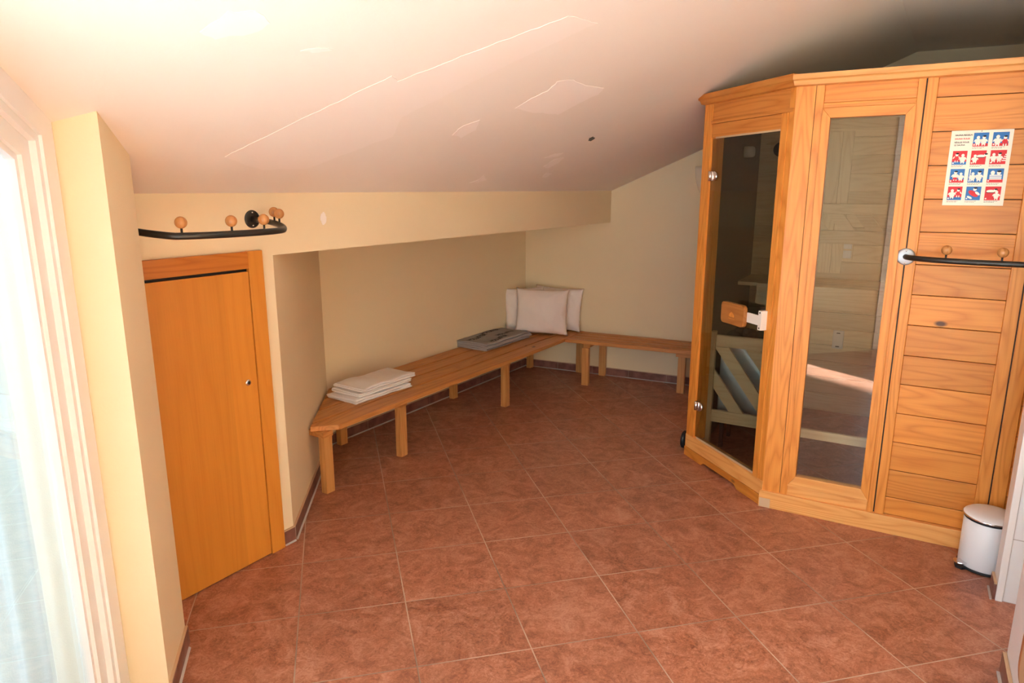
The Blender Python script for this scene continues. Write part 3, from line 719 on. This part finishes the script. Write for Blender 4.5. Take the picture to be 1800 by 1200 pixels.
cols_ = [(0.065, 0.305), (0.37, 0.615), (0.68, 0.935)]; rows_ = [(0.035, 0.215), (0.268, 0.452), (0.508, 0.692), (0.745, 0.928)]
BLUE, RED, CRM, BLK = 'pblue', 'pred', 'pcream', 'ink'
def man(b, x, y, s=1.0, hair=True, robe=None, lean=0.0):
    pe(b, x, y + 0.030 * s, 0.050 * s, 0.062 * s, 3, robe or CRM, lean)
    pe(b, x + 0.012 * lean, y - 0.030 * s, 0.030 * s, 0.034 * s, 4, CRM)
    if hair: pe(b, x + 0.008 * s, y - 0.048 * s, 0.032 * s, 0.018 * s, 5, BLK)
    pe(b, x - 0.020 * s, y + 0.072 * s, 0.012 * s, 0.028 * s, 3, CRM); pe(b, x + 0.024 * s, y + 0.072 * s, 0.012 * s, 0.028 * s, 3, CRM)
    pe(b, x - 0.052 * s, y + 0.012 * s, 0.012 * s, 0.034 * s, 3, CRM, -0.6); pe(b, x + 0.052 * s, y + 0.012 * s, 0.012 * s, 0.034 * s, 3, CRM, 0.6)
def lying(b, x, y, s=1.0):
    pe(b, x, y, 0.075 * s, 0.028 * s, 3, CRM); pe(b, x + 0.075 * s, y - 0.014, 0.026 * s, 0.026 * s, 4, CRM); pe(b, x + 0.085 * s, y - 0.026, 0.028 * s, 0.016 * s, 5, BLK)
    pq(b, x - 0.075 * s, x + 0.06 * s, y + 0.014, y + 0.022, 5, 'iron')
spec = {(0, 1): (BLUE, RED), (0, 2): (BLUE, RED), (1, 0): (RED, BLUE), (1, 1): (RED, None), (1, 2): (RED, None), (2, 0): (BLUE, RED), (2, 1): (BLUE, None), (2, 2): (BLUE, RED),
        (3, 0): (RED, BLUE), (3, 1): (BLUE, None), (3, 2): (RED, None)}
for (r_, c_), (bgc, low) in spec.items():
    x0, x1 = cols_[c_]; y0, y1 = rows_[r_]; w_ = x1 - x0; h_ = y1 - y0; b = MB()
    pq(b, x0, x1, y0, y1, 1, bgc)
    if low: pq(b, x0, x1, y1 - 0.22 * h_, y1, 2, low)
    X = lambda f: x0 + w_ * f
    Y = lambda f: y0 + h_ * f
    k = (r_, c_)
    if k == (0, 1): man(b, X(.32), Y(.50), .9, False); man(b, X(.70), Y(.50), .9)
    elif k == (0, 2): man(b, X(.32), Y(.50), 1.0, False); man(b, X(.78), Y(.55), .9, True, RED)
    elif k == (1, 0): man(b, X(.30), Y(.42), .85, True, RED); man(b, X(.72), Y(.48), .9, False)
    elif k == (1, 1): man(b, X(.28), Y(.52), .8, False); lying(b, X(.66), Y(.40), .95)
    elif k == (1, 2):
        man(b, X(.22), Y(.45), .85, False); man(b, X(.58), Y(.45), .85)
        for q in range(4): pq(b, X(.74 + .06 * q), x1, Y(.28 + .14 * (3 - q)), Y(.36 + .14 * (3 - q)), 3, CRM)
    elif k == (2, 0): man(b, X(.38), Y(.42), .9); man(b, X(.76), Y(.50), .8, False); pq(b, X(.24), X(.52), Y(.62), Y(.78), 6, RED)
    elif k == (2, 1): man(b, X(.30), Y(.50), .85, False); man(b, X(.72), Y(.46), .95); pq(b, X(.08), X(.14), Y(.05), Y(.85), 3, CRM)
    elif k == (2, 2):
        for fx in (.32, .70): pe(b, X(fx), Y(.30), .034, .040, 3, CRM)
        pe(b, X(.72), Y(.20), .036, .018, 4, BLK)
        for q in range(3): pq(b, X(.14), X(.90), Y(.44 + .13 * q), Y(.53 + .13 * q), 4, CRM)
    elif k == (3, 0): man(b, X(.32), Y(.46), .9, False); man(b, X(.74), Y(.40), .8, True, RED)
    elif k == (3, 1):
        pe(b, X(.50), Y(.52), .095, .045, 3, RED, -0.6); pe(b, X(.58), Y(.20), .030, .032, 4, CRM); pe(b, X(.62), Y(.11), .034, .017, 5, BLK)
        pe(b, X(.78), Y(.50), .050, .022, 4, CRM, -.7); pe(b, X(.28), Y(.80), .050, .020, 4, CRM, -.5)
    elif k == (3, 2): lying(b, X(.36), Y(.34), .95); man(b, X(.74), Y(.55), .85, False)
    pe(b, X(.10), Y(.88), .014, .014, 7, CRM)
    # caption lines, too small to read
    rn = random.Random(r_ * 5 + c_); yy = y1 + 0.010
    for q in range(2):
        xx = x0
        while xx < x0 + w_ * (0.75 - 0.1 * q):
            l_ = rn.uniform(.012, .04); pq(b, xx, xx + l_, yy, yy + 0.0045, 1, 'iron'); xx += l_ + .007
        yy += 0.014
    b.build('cartoon_panel', None, po)
def text_mesh(name, s, size, mat, parent, loc, rot=(R(90), 0, 0), ext=0.0002, bold=0.0, shear=0.0, align='LEFT'):
    c = bpy.data.curves.new(name, 'FONT'); c.body = s; c.size = size; c.extrude = ext; c.offset = bold; c.shear = shear; c.align_x = align
    o = bpy.data.objects.new(name + '_src', c); COL.objects.link(o)
    me = bpy.data.meshes.new_from_object(o.evaluated_get(bpy.context.evaluated_depsgraph_get()))
    bpy.data.objects.remove(o); me.materials.append(M[mat]); me.name = name
    q = bpy.data.objects.new(name, me); COL.objects.link(q); q.parent = parent; q.location = loc; q.rotation_euler = rot
    return q
for s_, yf, m_ in (('SAUNA-REGELN', 0.070, 'ink'), ('SAUNA RULES', 0.118, 'pred'), ('RÈGLES POUR', 0.165, 'iron'), ('LE SAUNA', 0.200, 'iron')):
    text_mesh('title_text', s_, 0.0083, m_, po, (0.068 * PW, -0.0014, PH * (1 - yf)), bold=0.00028)
b = MB(); b.lathe([(0, .002), (.002, .0015), (.003, 0), (0, 0)], 12, Matrix.Translation((PW * .49, -.0013, PH * .985)) @ RX); b.build('pin', 'chrome', po)

# ---------------------------------------------------------------- coat racks
def coat_rack(name, label, loc, rz, Wd, Dp, e, drop, ts, flm, tube_r=0.0118, knob_r=0.0195, stem=0.0145, zk=0.0):
    root = empty(name, loc, rz); tag(root, label, 'coat rack', 'curved coat racks')
    def P(t):
        c, s = math.cos(t), math.sin(t)
        return Vector((-Wd / 2 + Wd / 2 * math.copysign(abs(c) ** e, c), -Dp * abs(s) ** e, -drop * min(1, s * 1.3) ** 1.0))
    n = 60; MB().tube([P(math.pi * k / n) for k in range(n + 1)], tube_r).build('rail', 'iron', root)
    for x in (0, -Wd):
        b = MB(); b.lathe([(0, 0.0055), (0.030, 0.0055), (0.036, 0.003), (0.037, 0), (0, 0)], 36, Matrix.Translation((x, 0, 0)) @ RX, flm)
        for sgn in (1, -1): b.lathe([(0, 0.0066), (0.003, 0.0066), (0.0035, 0.0054)], 10, Matrix.Translation((x, 0, sgn * .026)) @ RX, 'chrome')
        b.build('wall_flange', None, root)
    for t in ts:
        p = P(t)
        st_ = MB(); st_.lathe([(0, 0), (0.0038, 0), (0.0038, stem + tube_r), (0, stem + tube_r)], 12); so = st_.build('peg', 'iron', root, tuple(p))
        kb = MB(); kb.lathe([(knob_r * math.sin(math.pi * k / 16), -knob_r * math.cos(math.pi * k / 16)) for k in range(17)], 24)
        kb.build('knob', 'knob', so, (0, 0, stem + tube_r + knob_r * .9))
    return root
RF = Vector((-1.0657, 2.8404, 1.479))
coat_rack('coat_rack', 'curved iron coat rack with wooden knobs above the small low door', RF + NA * 0.0, az(AA), 0.60, 0.35, 0.72, 0.03, (0.323, 0.472, 1.386, 1.646, 2.181, 2.95), 'iron')
coat_rack('coat_rack', 'curved iron coat rack with wooden knobs on the sauna front', SW(0.512 + 0.70, -0.0015, 1.309), az(AS), 0.70, 0.15, 1.0, -0.0, (2.20, 1.62, 1.0), 'zinc')

# ---------------------------------------------------------------- benches
ZB = 0.375
def from_world(o, rz, p):   # world -> local 2D
    d = Vector((p[0] - o.x, p[1] - o.y, 0)); c, s = math.cos(rz), math.sin(rz)
    return (d.x * c + d.y * s, -d.x * s + d.y * c)
bn = empty('bench', (P2O.x, P2O.y, 0), az(AA)); tag(bn, 'long low plank bench against the alcove wall with a slanted left end', 'bench')
SCl = from_world(P2O, az(AA), SC); BCl = from_world(P2O, az(AA), BC)
fa = from_world(P2O, az(AA), (-0.899, 3.434)); fb = from_world(P2O, az(AA), (0.704, 6.046)); fc = from_world(P2O, az(AA), (-1.09, 3.461))
yf = 0.5 * (fa[1] + fb[1]); yb = -0.015
def leftx(y):      # left end runs parallel to the side wall, 1.5 cm off it
    s = Vector((DSD.x, DSD.y, 0)); c, sn = math.cos(az(AA)), math.sin(az(AA))
    dx = s.x * c + s.y * sn; dy = -s.x * sn + s.y * c
    return SCl[0] + (y - SCl[1]) * dx / dy + 0.022
def rightx(y):
    s = DB; c, sn = math.cos(az(AA)), math.sin(az(AA)); dx = s.x * c + s.y * sn; dy = -s.x * sn + s.y * c
    return BCl[0] + (y - BCl[1]) * dx / dy - 0.006
npl = 4; gap = 0.018; wpl = (yb - yf - gap * (npl - 1)) / npl
TK = 0.028
print('bench yf', yf, 'wpl', wpl, 'fa', fa, 'fb', fb, 'fc', fc, 'leftx', leftx(yf), leftx(yb), 'SC', SCl, BCl)
for k in range(npl):
    y0 = yf + k * (wpl + gap); y1 = y0 + wpl
    if k == 0:
        poly = [(fa[0], y0), (rightx(y0), y0), (rightx(y1), y1), (leftx(y1), y1), (leftx(y0 + .105), y0 + .105)]
    else: poly = [(leftx(y0), y0), (rightx(y0), y0), (rightx(y1), y1), (leftx(y1), y1)]
    MB().prism(poly, ZB - TK, ZB, 0.003).build('plank', 'benchX', bn)
def leg(par, x, y, w=0.058, d=0.042, top=ZB - TK - 0.0, dark=False, br=0.0, name='leg'):
    b = MB(); b.box(x - w / 2, x + w / 2, y - d / 2, y + d / 2, 0, top - 0.03, 0.003)
    b.build(name, 'benchZ', par)
for q in ((-0.973, 3.420), (-0.655, 3.935), (-0.030, 4.915)):
    x, y = from_world(P2O, az(AA), q); leg(bn, x, y + 0.025)
for q in ((-1.10, 4.15), (-0.467, 5.14), (0.157, 6.08)):
    x, y = from_world(P2O, az(AA), q); leg(bn, x, y - 0.01)
b = MB()
for q in ((-0.973, 3.420), (-0.655, 3.935), (-0.030, 4.915)):
    x, y = from_world(P2O, az(AA), q); b.box(x - .034, x + .034, y, -0.06, ZB - TK - .03, ZB - TK - 0.0005, 0.002)
    b.build('cross_bearer', 'benchX', bn); b = MB()
b.bm.free()
# short bench along the far wall
bs = empty('bench', (BC.x, BC.y, 0), az(AB)); tag(bs, 'short low plank bench on the far wall running behind the sauna corner', 'bench')
bp = [from_world(BC, az(AB), p) for p in ((0.704, 6.046), (0.456, 5.567), (1.355, 5.137), (1.458, 5.545))]
print('short bench', bp)
y0s = (bp[1][1] + bp[2][1]) / 2; y1s = -0.012
def long_front_x(y):    # where the long bench's front edge runs, in this bench's frame
    a = from_world(BC, az(AB), CORNER + Vector((0, 0, 0)))
    p0 = P2O + NA * yf; p1 = p0 + DA
    A_ = from_world(BC, az(AB), p0); B_ = from_world(BC, az(AB), p1)
    return A_[0] + (y - A_[1]) * (B_[0] - A_[0]) / (B_[1] - A_[1]) + 0.006
n2 = 4; w2 = (y1s - y0s - gap * (n2 - 1)) / n2
for k in range(n2):
    a = y0s + k * (w2 + gap); c = a + w2
    MB().prism([(long_front_x(a), a), (1.66, a), (1.66, c), (long_front_x(c), c)], ZB - TK, ZB, 0.003).build('plank', 'benchX', bs)
for q in ((0.608, 5.490), (0.600, 5.90), (0.790, 5.79), (1.35, 5.26), (1.50, 5.50)):
    x, y = from_world(BC, az(AB), q); leg(bs, x, y + 0.01)
b = MB(); x0, ya = from_world(BC, az(AB), (0.608, 5.490)); x1, yb_ = from_world(BC, az(AB), (0.790, 5.79))
b.box(x0 - .03, x0 + .03, y0s + .02, y1s - .02, ZB - TK - .030, ZB - TK - .0005, 0.002); b.build('cross_bearer', 'benchX', bs)
b = MB(); x1, yb_ = from_world(BC, az(AB), (1.35, 5.26)); b.box(x1 - .03, x1 + .10, y0s + .02, y1s - .02, ZB - TK - .030, ZB - TK - .0005, 0.002); b.build('cross_bearer', 'benchX', bs)

# ---------------------------------------------------------------- pillows
def pillow(name, label, loc, yaw, lean, size=0.43, thick=0.15, seed=0, roll=0.0, wx=1.0):
    t = bmesh.new(); n = 36; V = {}
    for side in (1, -1):
        for i in range(n + 1):
            for j in range(n + 1):
                u = -1 + 2 * i / n; v = -1 + 2 * j / n
                edge = i in (0, n) or j in (0, n)
                if edge and side == -1: V[(side, i, j)] = V[(1, i, j)]; continue
                r = max(0.0, (1 - abs(u) ** 2.6)) ** 0.55 * max(0.0, (1 - abs(v) ** 2.6)) ** 0.55
                pin = 0.055 * (1 - (abs(v)) ** 2) * abs(u) ** 3; pinv = 0.055 * (1 - (abs(u)) ** 2) * abs(v) ** 3
                x = u * (1 - pin) * size / 2 * wx; z = v * (1 - pinv) * size / 2
                corner = (abs(u) * abs(v)) ** 8; x *= 1 + 0.03 * corner; z *= 0.87 * (1 + 0.03 * corner)
                y = side * thick / 2 * r
                q = Vector((u * 2.2, v * 2.2, side * 3 + seed * 7.1))
                wr = mnoise.noise(q) * 0.010 + mnoise.noise(Vector((u * 7 + v * 2.5, v * 4, seed + side))) * 0.005
                # creases radiate from the corners
                wr += 0.004 * math.sin(math.atan2(v - 1.1, u - 1.1) * 26 + seed) * max(0, (abs(u) * abs(v)) - 0.12) + 0.004 * math.sin(math.atan2(v + 1.1, u - 1.1) * 30 + seed) * max(0, (abs(u) * abs(v)) - 0.12)
                y += side * wr * (0.25 + min(1, r * 1.6)) * (0 if edge else 1)
                if edge: x += 0.004 * mnoise.noise(Vector((v * 9, seed, 1))); z += 0.004 * mnoise.noise(Vector((u * 9, seed, 5)))
                # slump: widen toward the bottom
                bot = max(0, -v - 0.2); y *= 1 + 0.28 * bot
                V[(side, i, j)] = t.verts.new((x, y, z))
    for side in (1, -1):
        for i in range(n):
            for j in range(n):
                vs_ = (V[(side, i, j)], V[(side, i + 1, j)], V[(side, i + 1, j + 1)], V[(side, i, j + 1)])
                t.faces.new(vs_ if side == -1 else vs_[::-1]).smooth = True
    bmesh.ops.recalc_face_normals(t, faces=t.faces)
    rm = Matrix.Rotation(az(yaw), 4, 'Z') @ Matrix.Rotation(lean, 4, 'X') @ Matrix.Rotation(roll, 4, 'Y')
    bmesh.ops.transform(t, matrix=rm, verts=t.verts)
    zmin = min(v.co.z for v in t.verts)
    b = MB(); b.merge(t, None, True)
    o = b.build(name, 'cotton', None, (loc[0], loc[1], ZB - zmin + 0.001)); tag(o, label, 'pillow', 'white pillows in the bench corner'); return o
pillow('pillow', 'white pillow leaning in front of two others in the bench corner', (0.255, 5.755), 95, R(-13), 0.445, 0.14, 1, R(1.5))
pillow('pillow', 'white pillow at the left of the three, half hidden against the alcove wall', (0.112, 5.905), 80, R(-6), 0.43, 0.10, 2, R(-2), 0.82)
pillow('pillow', 'white pillow at the right of the three, leaning on the far wall', (0.405, 5.925), 112, R(-7), 0.43, 0.09, 3, R(2))

# ---------------------------------------------------------------- folded towels
def folded(name, label, cat, loc, yaw, Lx, Wy, layers, th, mat, seed, group=None, ztop=None, slump=0.004, fold_side=-1):
    """cloth folded back and forth: serpentine section in local yz, extruded along x"""
    root_mb = MB(); path = []; r = th * 0.62; SP = 1.38
    for k in range(layers):
        z = r + k * th * SP
        ys = [-Wy / 2 + Wy * i / 14 for i in range(15)]
        if k % 2: ys = ys[::-1]
        if k:   # U turn
            yc = path[-1][0]; zc0 = path[-1][1]; s = 1 if yc > 0 else -1
            for a in (30, 60, 90, 120, 150): path.append((yc + s * th * 0.9 * math.sin(R(a)), zc0 + (z - zc0) * (1 - math.cos(R(a))) / 2))
        path += [(y, z) for y in ys]
    n = len(path); up = []; dn = []
    for i, p in enumerate(path):
        a = path[max(0, i - 1)]; b_ = path[min(n - 1, i + 1)]; d = Vector((b_[0] - a[0], b_[1] - a[1])); d.normalize(); nn = Vector((-d.y, d.x)) * th * 0.5
        up.append((p[0] + nn.x, p[1] + nn.y)); dn.append((p[0] - nn.x, p[1] - nn.y))
    e0 = [(path[0][0] - th * .3, path[0][1])]; sgn = 1 if path[-1][0] > 0 else -1
    ring = up + [(path[-1][0] + sgn * th * .3, path[-1][1])] + dn[::-1] + e0
    t = bmesh.new(); rows = []; nx = 44
    for i in range(nx + 1):
        x = -Lx / 2 + Lx * i / nx; row = []
        for k, (y, z) in enumerate(ring):
            endf = max(0.0, abs(x) / (Lx / 2) - 0.9) / 0.1
            lay = int(z / (th * SP)); q = Vector((x * 6, y * 6, seed * 3.3))
            dx = mnoise.noise(Vector((y * 9, lay * 5.5 + seed, 0))) * 0.016 * (1 if x < 0 else -1) * (abs(x) / (Lx / 2)) ** 2
            dzv = mnoise.noise(q) * slump * (0.4 + z / (th * layers)) + mnoise.noise(Vector((x * 22, y * 16, seed + lay))) * slump * 0.35
            dy = mnoise.noise(Vector((x * 7, seed, lay * 1.7))) * 0.008
            row.append(t.verts.new((x + dx, y + dy, max(0.0008, z + dzv))))
        rows.append(row)
    m_ = len(ring)
    for i in range(nx):
        for k in range(m_): t.faces.new((rows[i][k], rows[i][(k + 1) % m_], rows[i + 1][(k + 1) % m_], rows[i + 1][k])).smooth = True
    t.faces.new(rows[0]); t.faces.new(rows[-1][::-1]); bmesh.ops.recalc_face_normals(t, faces=t.faces)
    root_mb.merge(t); o = root_mb.build(name, mat, None, loc, az(yaw)); tag(o, label, cat, group)
    return o
TG = 'white towels stacked on the long bench'
folded('towel', 'white folded towel at the bottom of the stack on the bench end', 'towel', (-0.868, 4.045, ZB + .001), 36, 0.46, 0.235, 2, 0.0105, 'towel', 1, TG)
folded('towel', 'white folded towel in the middle of the stack on the bench end', 'towel', (-0.862, 4.075, ZB + .030), 35, 0.44, 0.23, 2, 0.009, 'towel', 2, TG)
folded('towel', 'white folded towel on top of the stack on the bench end', 'towel', (-0.845, 4.095, ZB + .057), 33.5, 0.45, 0.24, 2, 0.0095, 'towel', 3, TG, slump=0.009)
gt = folded('folded_blanket', 'grey folded cloth printed with black letters beside the pillows', 'blanket', (-0.162, 5.47, ZB + .001), 34.5, 0.62, 0.33, 4, 0.0105, 'grey', 5, None, slump=0.006)
from mathutils.bvhtree import BVHTree
bm_ = bmesh.new(); bm_.from_mesh(gt.data); tree = BVHTree.FromBMesh(bm_); bm_.free()
for k, (s_, yy, xx, an) in enumerate((('HOLLISTER', -0.135, -0.19, 4), ('HOLLISTER', -0.060, 0.005, 2), ('HOLLISTER', 0.020, -0.27, 5), ('HOLLISTER', 0.075, -0.03, 2))):
    q = text_mesh('printed_letters', s_, 0.052, 'ink', gt, (0, 0, 0), (0, 0, 0), ext=0.0, bold=0.0022)
    tm = bmesh.new(); tm.from_mesh(q.data)
    bmesh.ops.subdivide_edges(tm, edges=[e for e in tm.edges if e.calc_length() > 0.008], cuts=2)
    bmesh.ops.triangulate(tm, faces=tm.faces[:])
    rm = Matrix.Translation((xx, yy, 0)) @ Matrix.Rotation(R(an), 4, 'Z')
    bmesh.ops.transform(tm, matrix=rm, verts=tm.verts)
    bad = []
    for v in tm.verts:
        h = tree.ray_cast(Vector((v.co.x, v.co.y, 0.3)), Vector((0, 0, -1)))
        if h[0] is None or h[1].z < 0.6: bad.append(v)
        else: v.co.z = h[0].z + 0.0014
    bmesh.ops.delete(tm, geom=bad, context='VERTS'); tm.to_mesh(q.data); tm.free()

# ---------------------------------------------------------------- wall lamp and the black wheel behind the sauna
lp = Vector((0, 0, 0)); lamp_p = BC + DB * ((Vector((0.194, 6.09, 0)) - BC).dot(DB) + 1.52); 
lm = empty('wall_lamp', (lamp_p.x, lamp_p.y, 1.48), az(AB)); tag(lm, 'cream half-bowl wall lamp on the far wall, half behind the sauna post', 'lamp')
t = bmesh.new(); rows = []
for i in range(17):
    ph = math.pi * i / 16; row = []
    for j in range(13):
        f = j / 12; rr = 0.15 * math.sqrt(max(0, 1 - (1 - f) ** 2.2)) if f < 1 else 0.15
        z = 0.02 + 0.27 * f
        row.append(t.verts.new((-rr * math.cos(ph), -rr * 0.75 * math.sin(ph), z)))
    rows.append(row)
for i in range(16):
    for j in range(12): t.faces.new((rows[i][j], rows[i + 1][j], rows[i + 1][j + 1], rows[i][j + 1])).smooth = True
bmesh.ops.remove_doubles(t, verts=t.verts, dist=1e-5)
bmesh.ops.solidify(t, geom=t.faces[:], thickness=0.005)
b = MB(); b.merge(t, None, False); b.build('shade', 'plaster', lm, smooth=True)
b = MB(); b.box(-.05, .05, -.012, 0, .1, .2, .002); b.build('back_plate', 'white', lm)
wh = empty('wheel', SW(UL - 0.035, VL + 0.10, 0.055), az(AS) + R(90)); tag(wh, 'small round black wheel peeking out low behind the sauna door post', 'wheel')
b = MB(); b.lathe([(0.012, -.012), (0.046, -.014), (0.054, -.008), (0.055, 0), (0.054, .008), (0.046, .014), (0.012, .012), (0.012, -.012)], 36, RX, None); b.build('tyre', 'rubber', wh)
b = MB(); b.lathe([(0, -.016), (0.011, -.016), (0.011, .016), (0, .016)], 20, RX, None); b.build('hub', 'zinc', wh)

# ---------------------------------------------------------------- pedal bin
BP = Vector((2.047, 2.683, 0))
bi = empty('pedal_bin', BP, az(262)); tag(bi, 'small white pedal bin with chrome pedal beside the sauna and tiled partition', 'waste bin')
r_ = 0.096
b = MB(); b.lathe([(0, .012), (r_ - .002, .012), (r_, .016), (r_, .222), (r_ - .002, .224), (0, .224)], 48); b.build('body', 'white', bi)
b = MB(); b.lathe([(0, 0), (r_ - .002, 0), (r_ + .003, .003), (r_ + .003, .011), (0, .0115)], 48); b.build('base_ring', 'rubber', bi)
b = MB(); b.lathe([(0, .2245), (r_ + .001, .2245), (r_ + .001, .234), (0, .234)], 48); b.build('collar', 'rubber', bi)
b = MB(); b.lathe([(r_ * .9, .2345), (r_ + .004, .2345), (r_ + .0045, .240), (r_ + .002, .244), (r_ - .008, .251), (r_ * .6, .2565), (0, .259)], 48); b.build('lid', 'white', bi)
b = MB(); b.lathe([(r_ + .0015, .2335), (r_ + .0058, .2345), (r_ + .0058, .2400), (r_ + .003, .2410)], 48, None, 'chrome'); b.build('rim', None, bi)
b = MB(); b.box(-.014, .014, -r_ - .02, -r_ + .006, .228, .250, .003); b.build('lid_hinge', 'rubber', bi, rz=R(-90))
b = MB(); b.prism([(r_ - .01, -.022), (r_ + .020, -.026), (r_ + .034, -.016), (r_ + .038, 0), (r_ + .034, .016), (r_ + .020, .026), (r_ - .01, .022)], .026, .031, .002, 'chrome')
b.prism([(r_ - .01, -.022), (r_ + .018, -.024), (r_ + .030, 0), (r_ + .018, .024), (r_ - .01, .022)], .0, .012, .002, 'rubber'); b.build('pedal', None, bi, rz=R(-5))

# ---------------------------------------------------------------- tiled partition and the white cabinet at the right edge
TP = Vector((1.931, 2.43, 0))
pt = empty('wall_partition', TP, az(AS)); tag(pt, 'white tiled partition end at the right edge of the picture', None, None, 'structure')
MB().prism([(0.0, 0.004), (1.4, 0.004), (1.4, 0.10), (0.0, 0.10)], 0, zc(TP) + .03).build('tiled_face', 'wtile', pt)
MB().box(-0.006, 0.018, -0.004, 0.10, 0, zc(TP) + .03, 0.002).build('edge_trim', 'frame', pt)
MB().box(-0.0165, -0.0065, 0.004, 0.10, 0, 0.066).build('tile_strip', 'skirt', pt)
MB().box(-0.0160, -0.0065, 0.004, 0.10, 0.0662, 0.072).build('edge_strip', 'trimwood', pt)
MB().box(-0.024, -0.0170, -0.004, 0.10, 0, 0.006).build('floor_joint', 'grout', pt)
CP = Vector((1.672, 2.022, 0)); CA = 209.8
cb = empty('cabinet', CP, az(CA)); tag(cb, 'white cabinet side with a recessed handle at the bottom right corner of the picture', 'cabinet')
# local x runs toward the camera, the room is on local +... side
MB().box(0.0, 0.75, 0.0, 0.5, 0.072, 0.92, 0.004).build('body', 'white', cb)
MB().box(0.0, 0.75, -0.012, 0.0, 0.0, 0.066).build('tile_strip', 'skirt', cb)
MB().box(0.0, 0.75, -0.011, 0.0, 0.0662, 0.0715).build('edge_strip', 'trimwood', cb)
MB().box(0.02, 0.75, -0.022, -0.0125, 0.0, 0.006).build('floor_joint', 'grout', cb)
MB().box(0.0, 0.75, 0.001, 0.5, 0.0, 0.0718).build('plinth', 'white', cb)
b = MB(); b.prism(rrect(0.20, 0.33, 0.135, 0.30, 0.05), -0.0028, 0.0, 0.001, 'handle', RM); b.build('handle', None, cb)
b = MB(); b.prism(rrect(0.235, 0.32, 0.145, 0.285, 0.04), -0.0042, -0.0029, 0.0005, 'trimwood', RM); b.build('handle_inlay', None, cb)

# ---------------------------------------------------------------- filler patches and the hole in the ceiling
PATCHES = [
 [(0.012, 3.038), (0.083, 2.996), (0.153, 2.98), (0.179, 2.918), (0.257, 2.976), (0.317, 3.094), (0.411, 3.219), (0.387, 3.267), (0.312, 3.287), (0.218, 3.338), (0.115, 3.204)],
 [(-0.258, 3.069), (-0.204, 3.006), (-0.132, 3.017), (-0.154, 3.115), (-0.221, 3.143)],
 [(0.189, 4.18), (0.249, 4.117), (0.307, 4.148), (0.289, 4.219), (0.214, 4.264)],
 [(0.187, 4.0), (0.241, 3.994), (0.299, 4.047), (0.263, 4.078)],
 [(0.186, 4.424), (0.211, 4.352), (0.251, 4.436), (0.211, 4.489)],
 [(-0.236, 3.928), (-0.182, 3.934), (-0.157, 3.884), (-0.143, 4.004), (-0.194, 3.979)],
 [(-0.739, 1.733), (-0.659, 1.709), (-0.605, 1.745), (-0.59, 1.807), (-0.637, 1.826), (-0.719, 1.781)],
 [(-0.571, 1.979), (-0.53, 2.001), (-0.502, 2.036), (-0.537, 2.023)]]
for k, pts in enumerate(PATCHES): rough_patch('filler_patch', pts, 'patch', 11 + k, 0.006)
rough_patch('paint_patch', [(-0.988, 2.429), (-0.825, 2.398), (-0.383, 2.323), (-0.374, 2.377), (-0.074, 2.381), (0.185, 2.394), (0.293, 2.527), (0.0, 2.578), (-0.415, 2.675), (-0.476, 2.83), (-0.554, 2.821), (-0.819, 2.817), (-0.945, 2.657)], 'patch2', 40, 0.004)
rough_patch('ceiling_hole', [(0.428, 3.986), (0.43, 3.948), (0.448, 3.94), (0.465, 3.981), (0.458, 4.003), (0.444, 4.016)], 'black', 50, 0.002)

# ---------------------------------------------------------------- turn the finished plan onto the world axes
for o in S.objects:
    if o.parent is None and o.type in ('MESH', 'EMPTY'):
        o.location = TURN @ o.location
        o.rotation_euler = (0, 0, o.rotation_euler.z + PLAN_RZ)
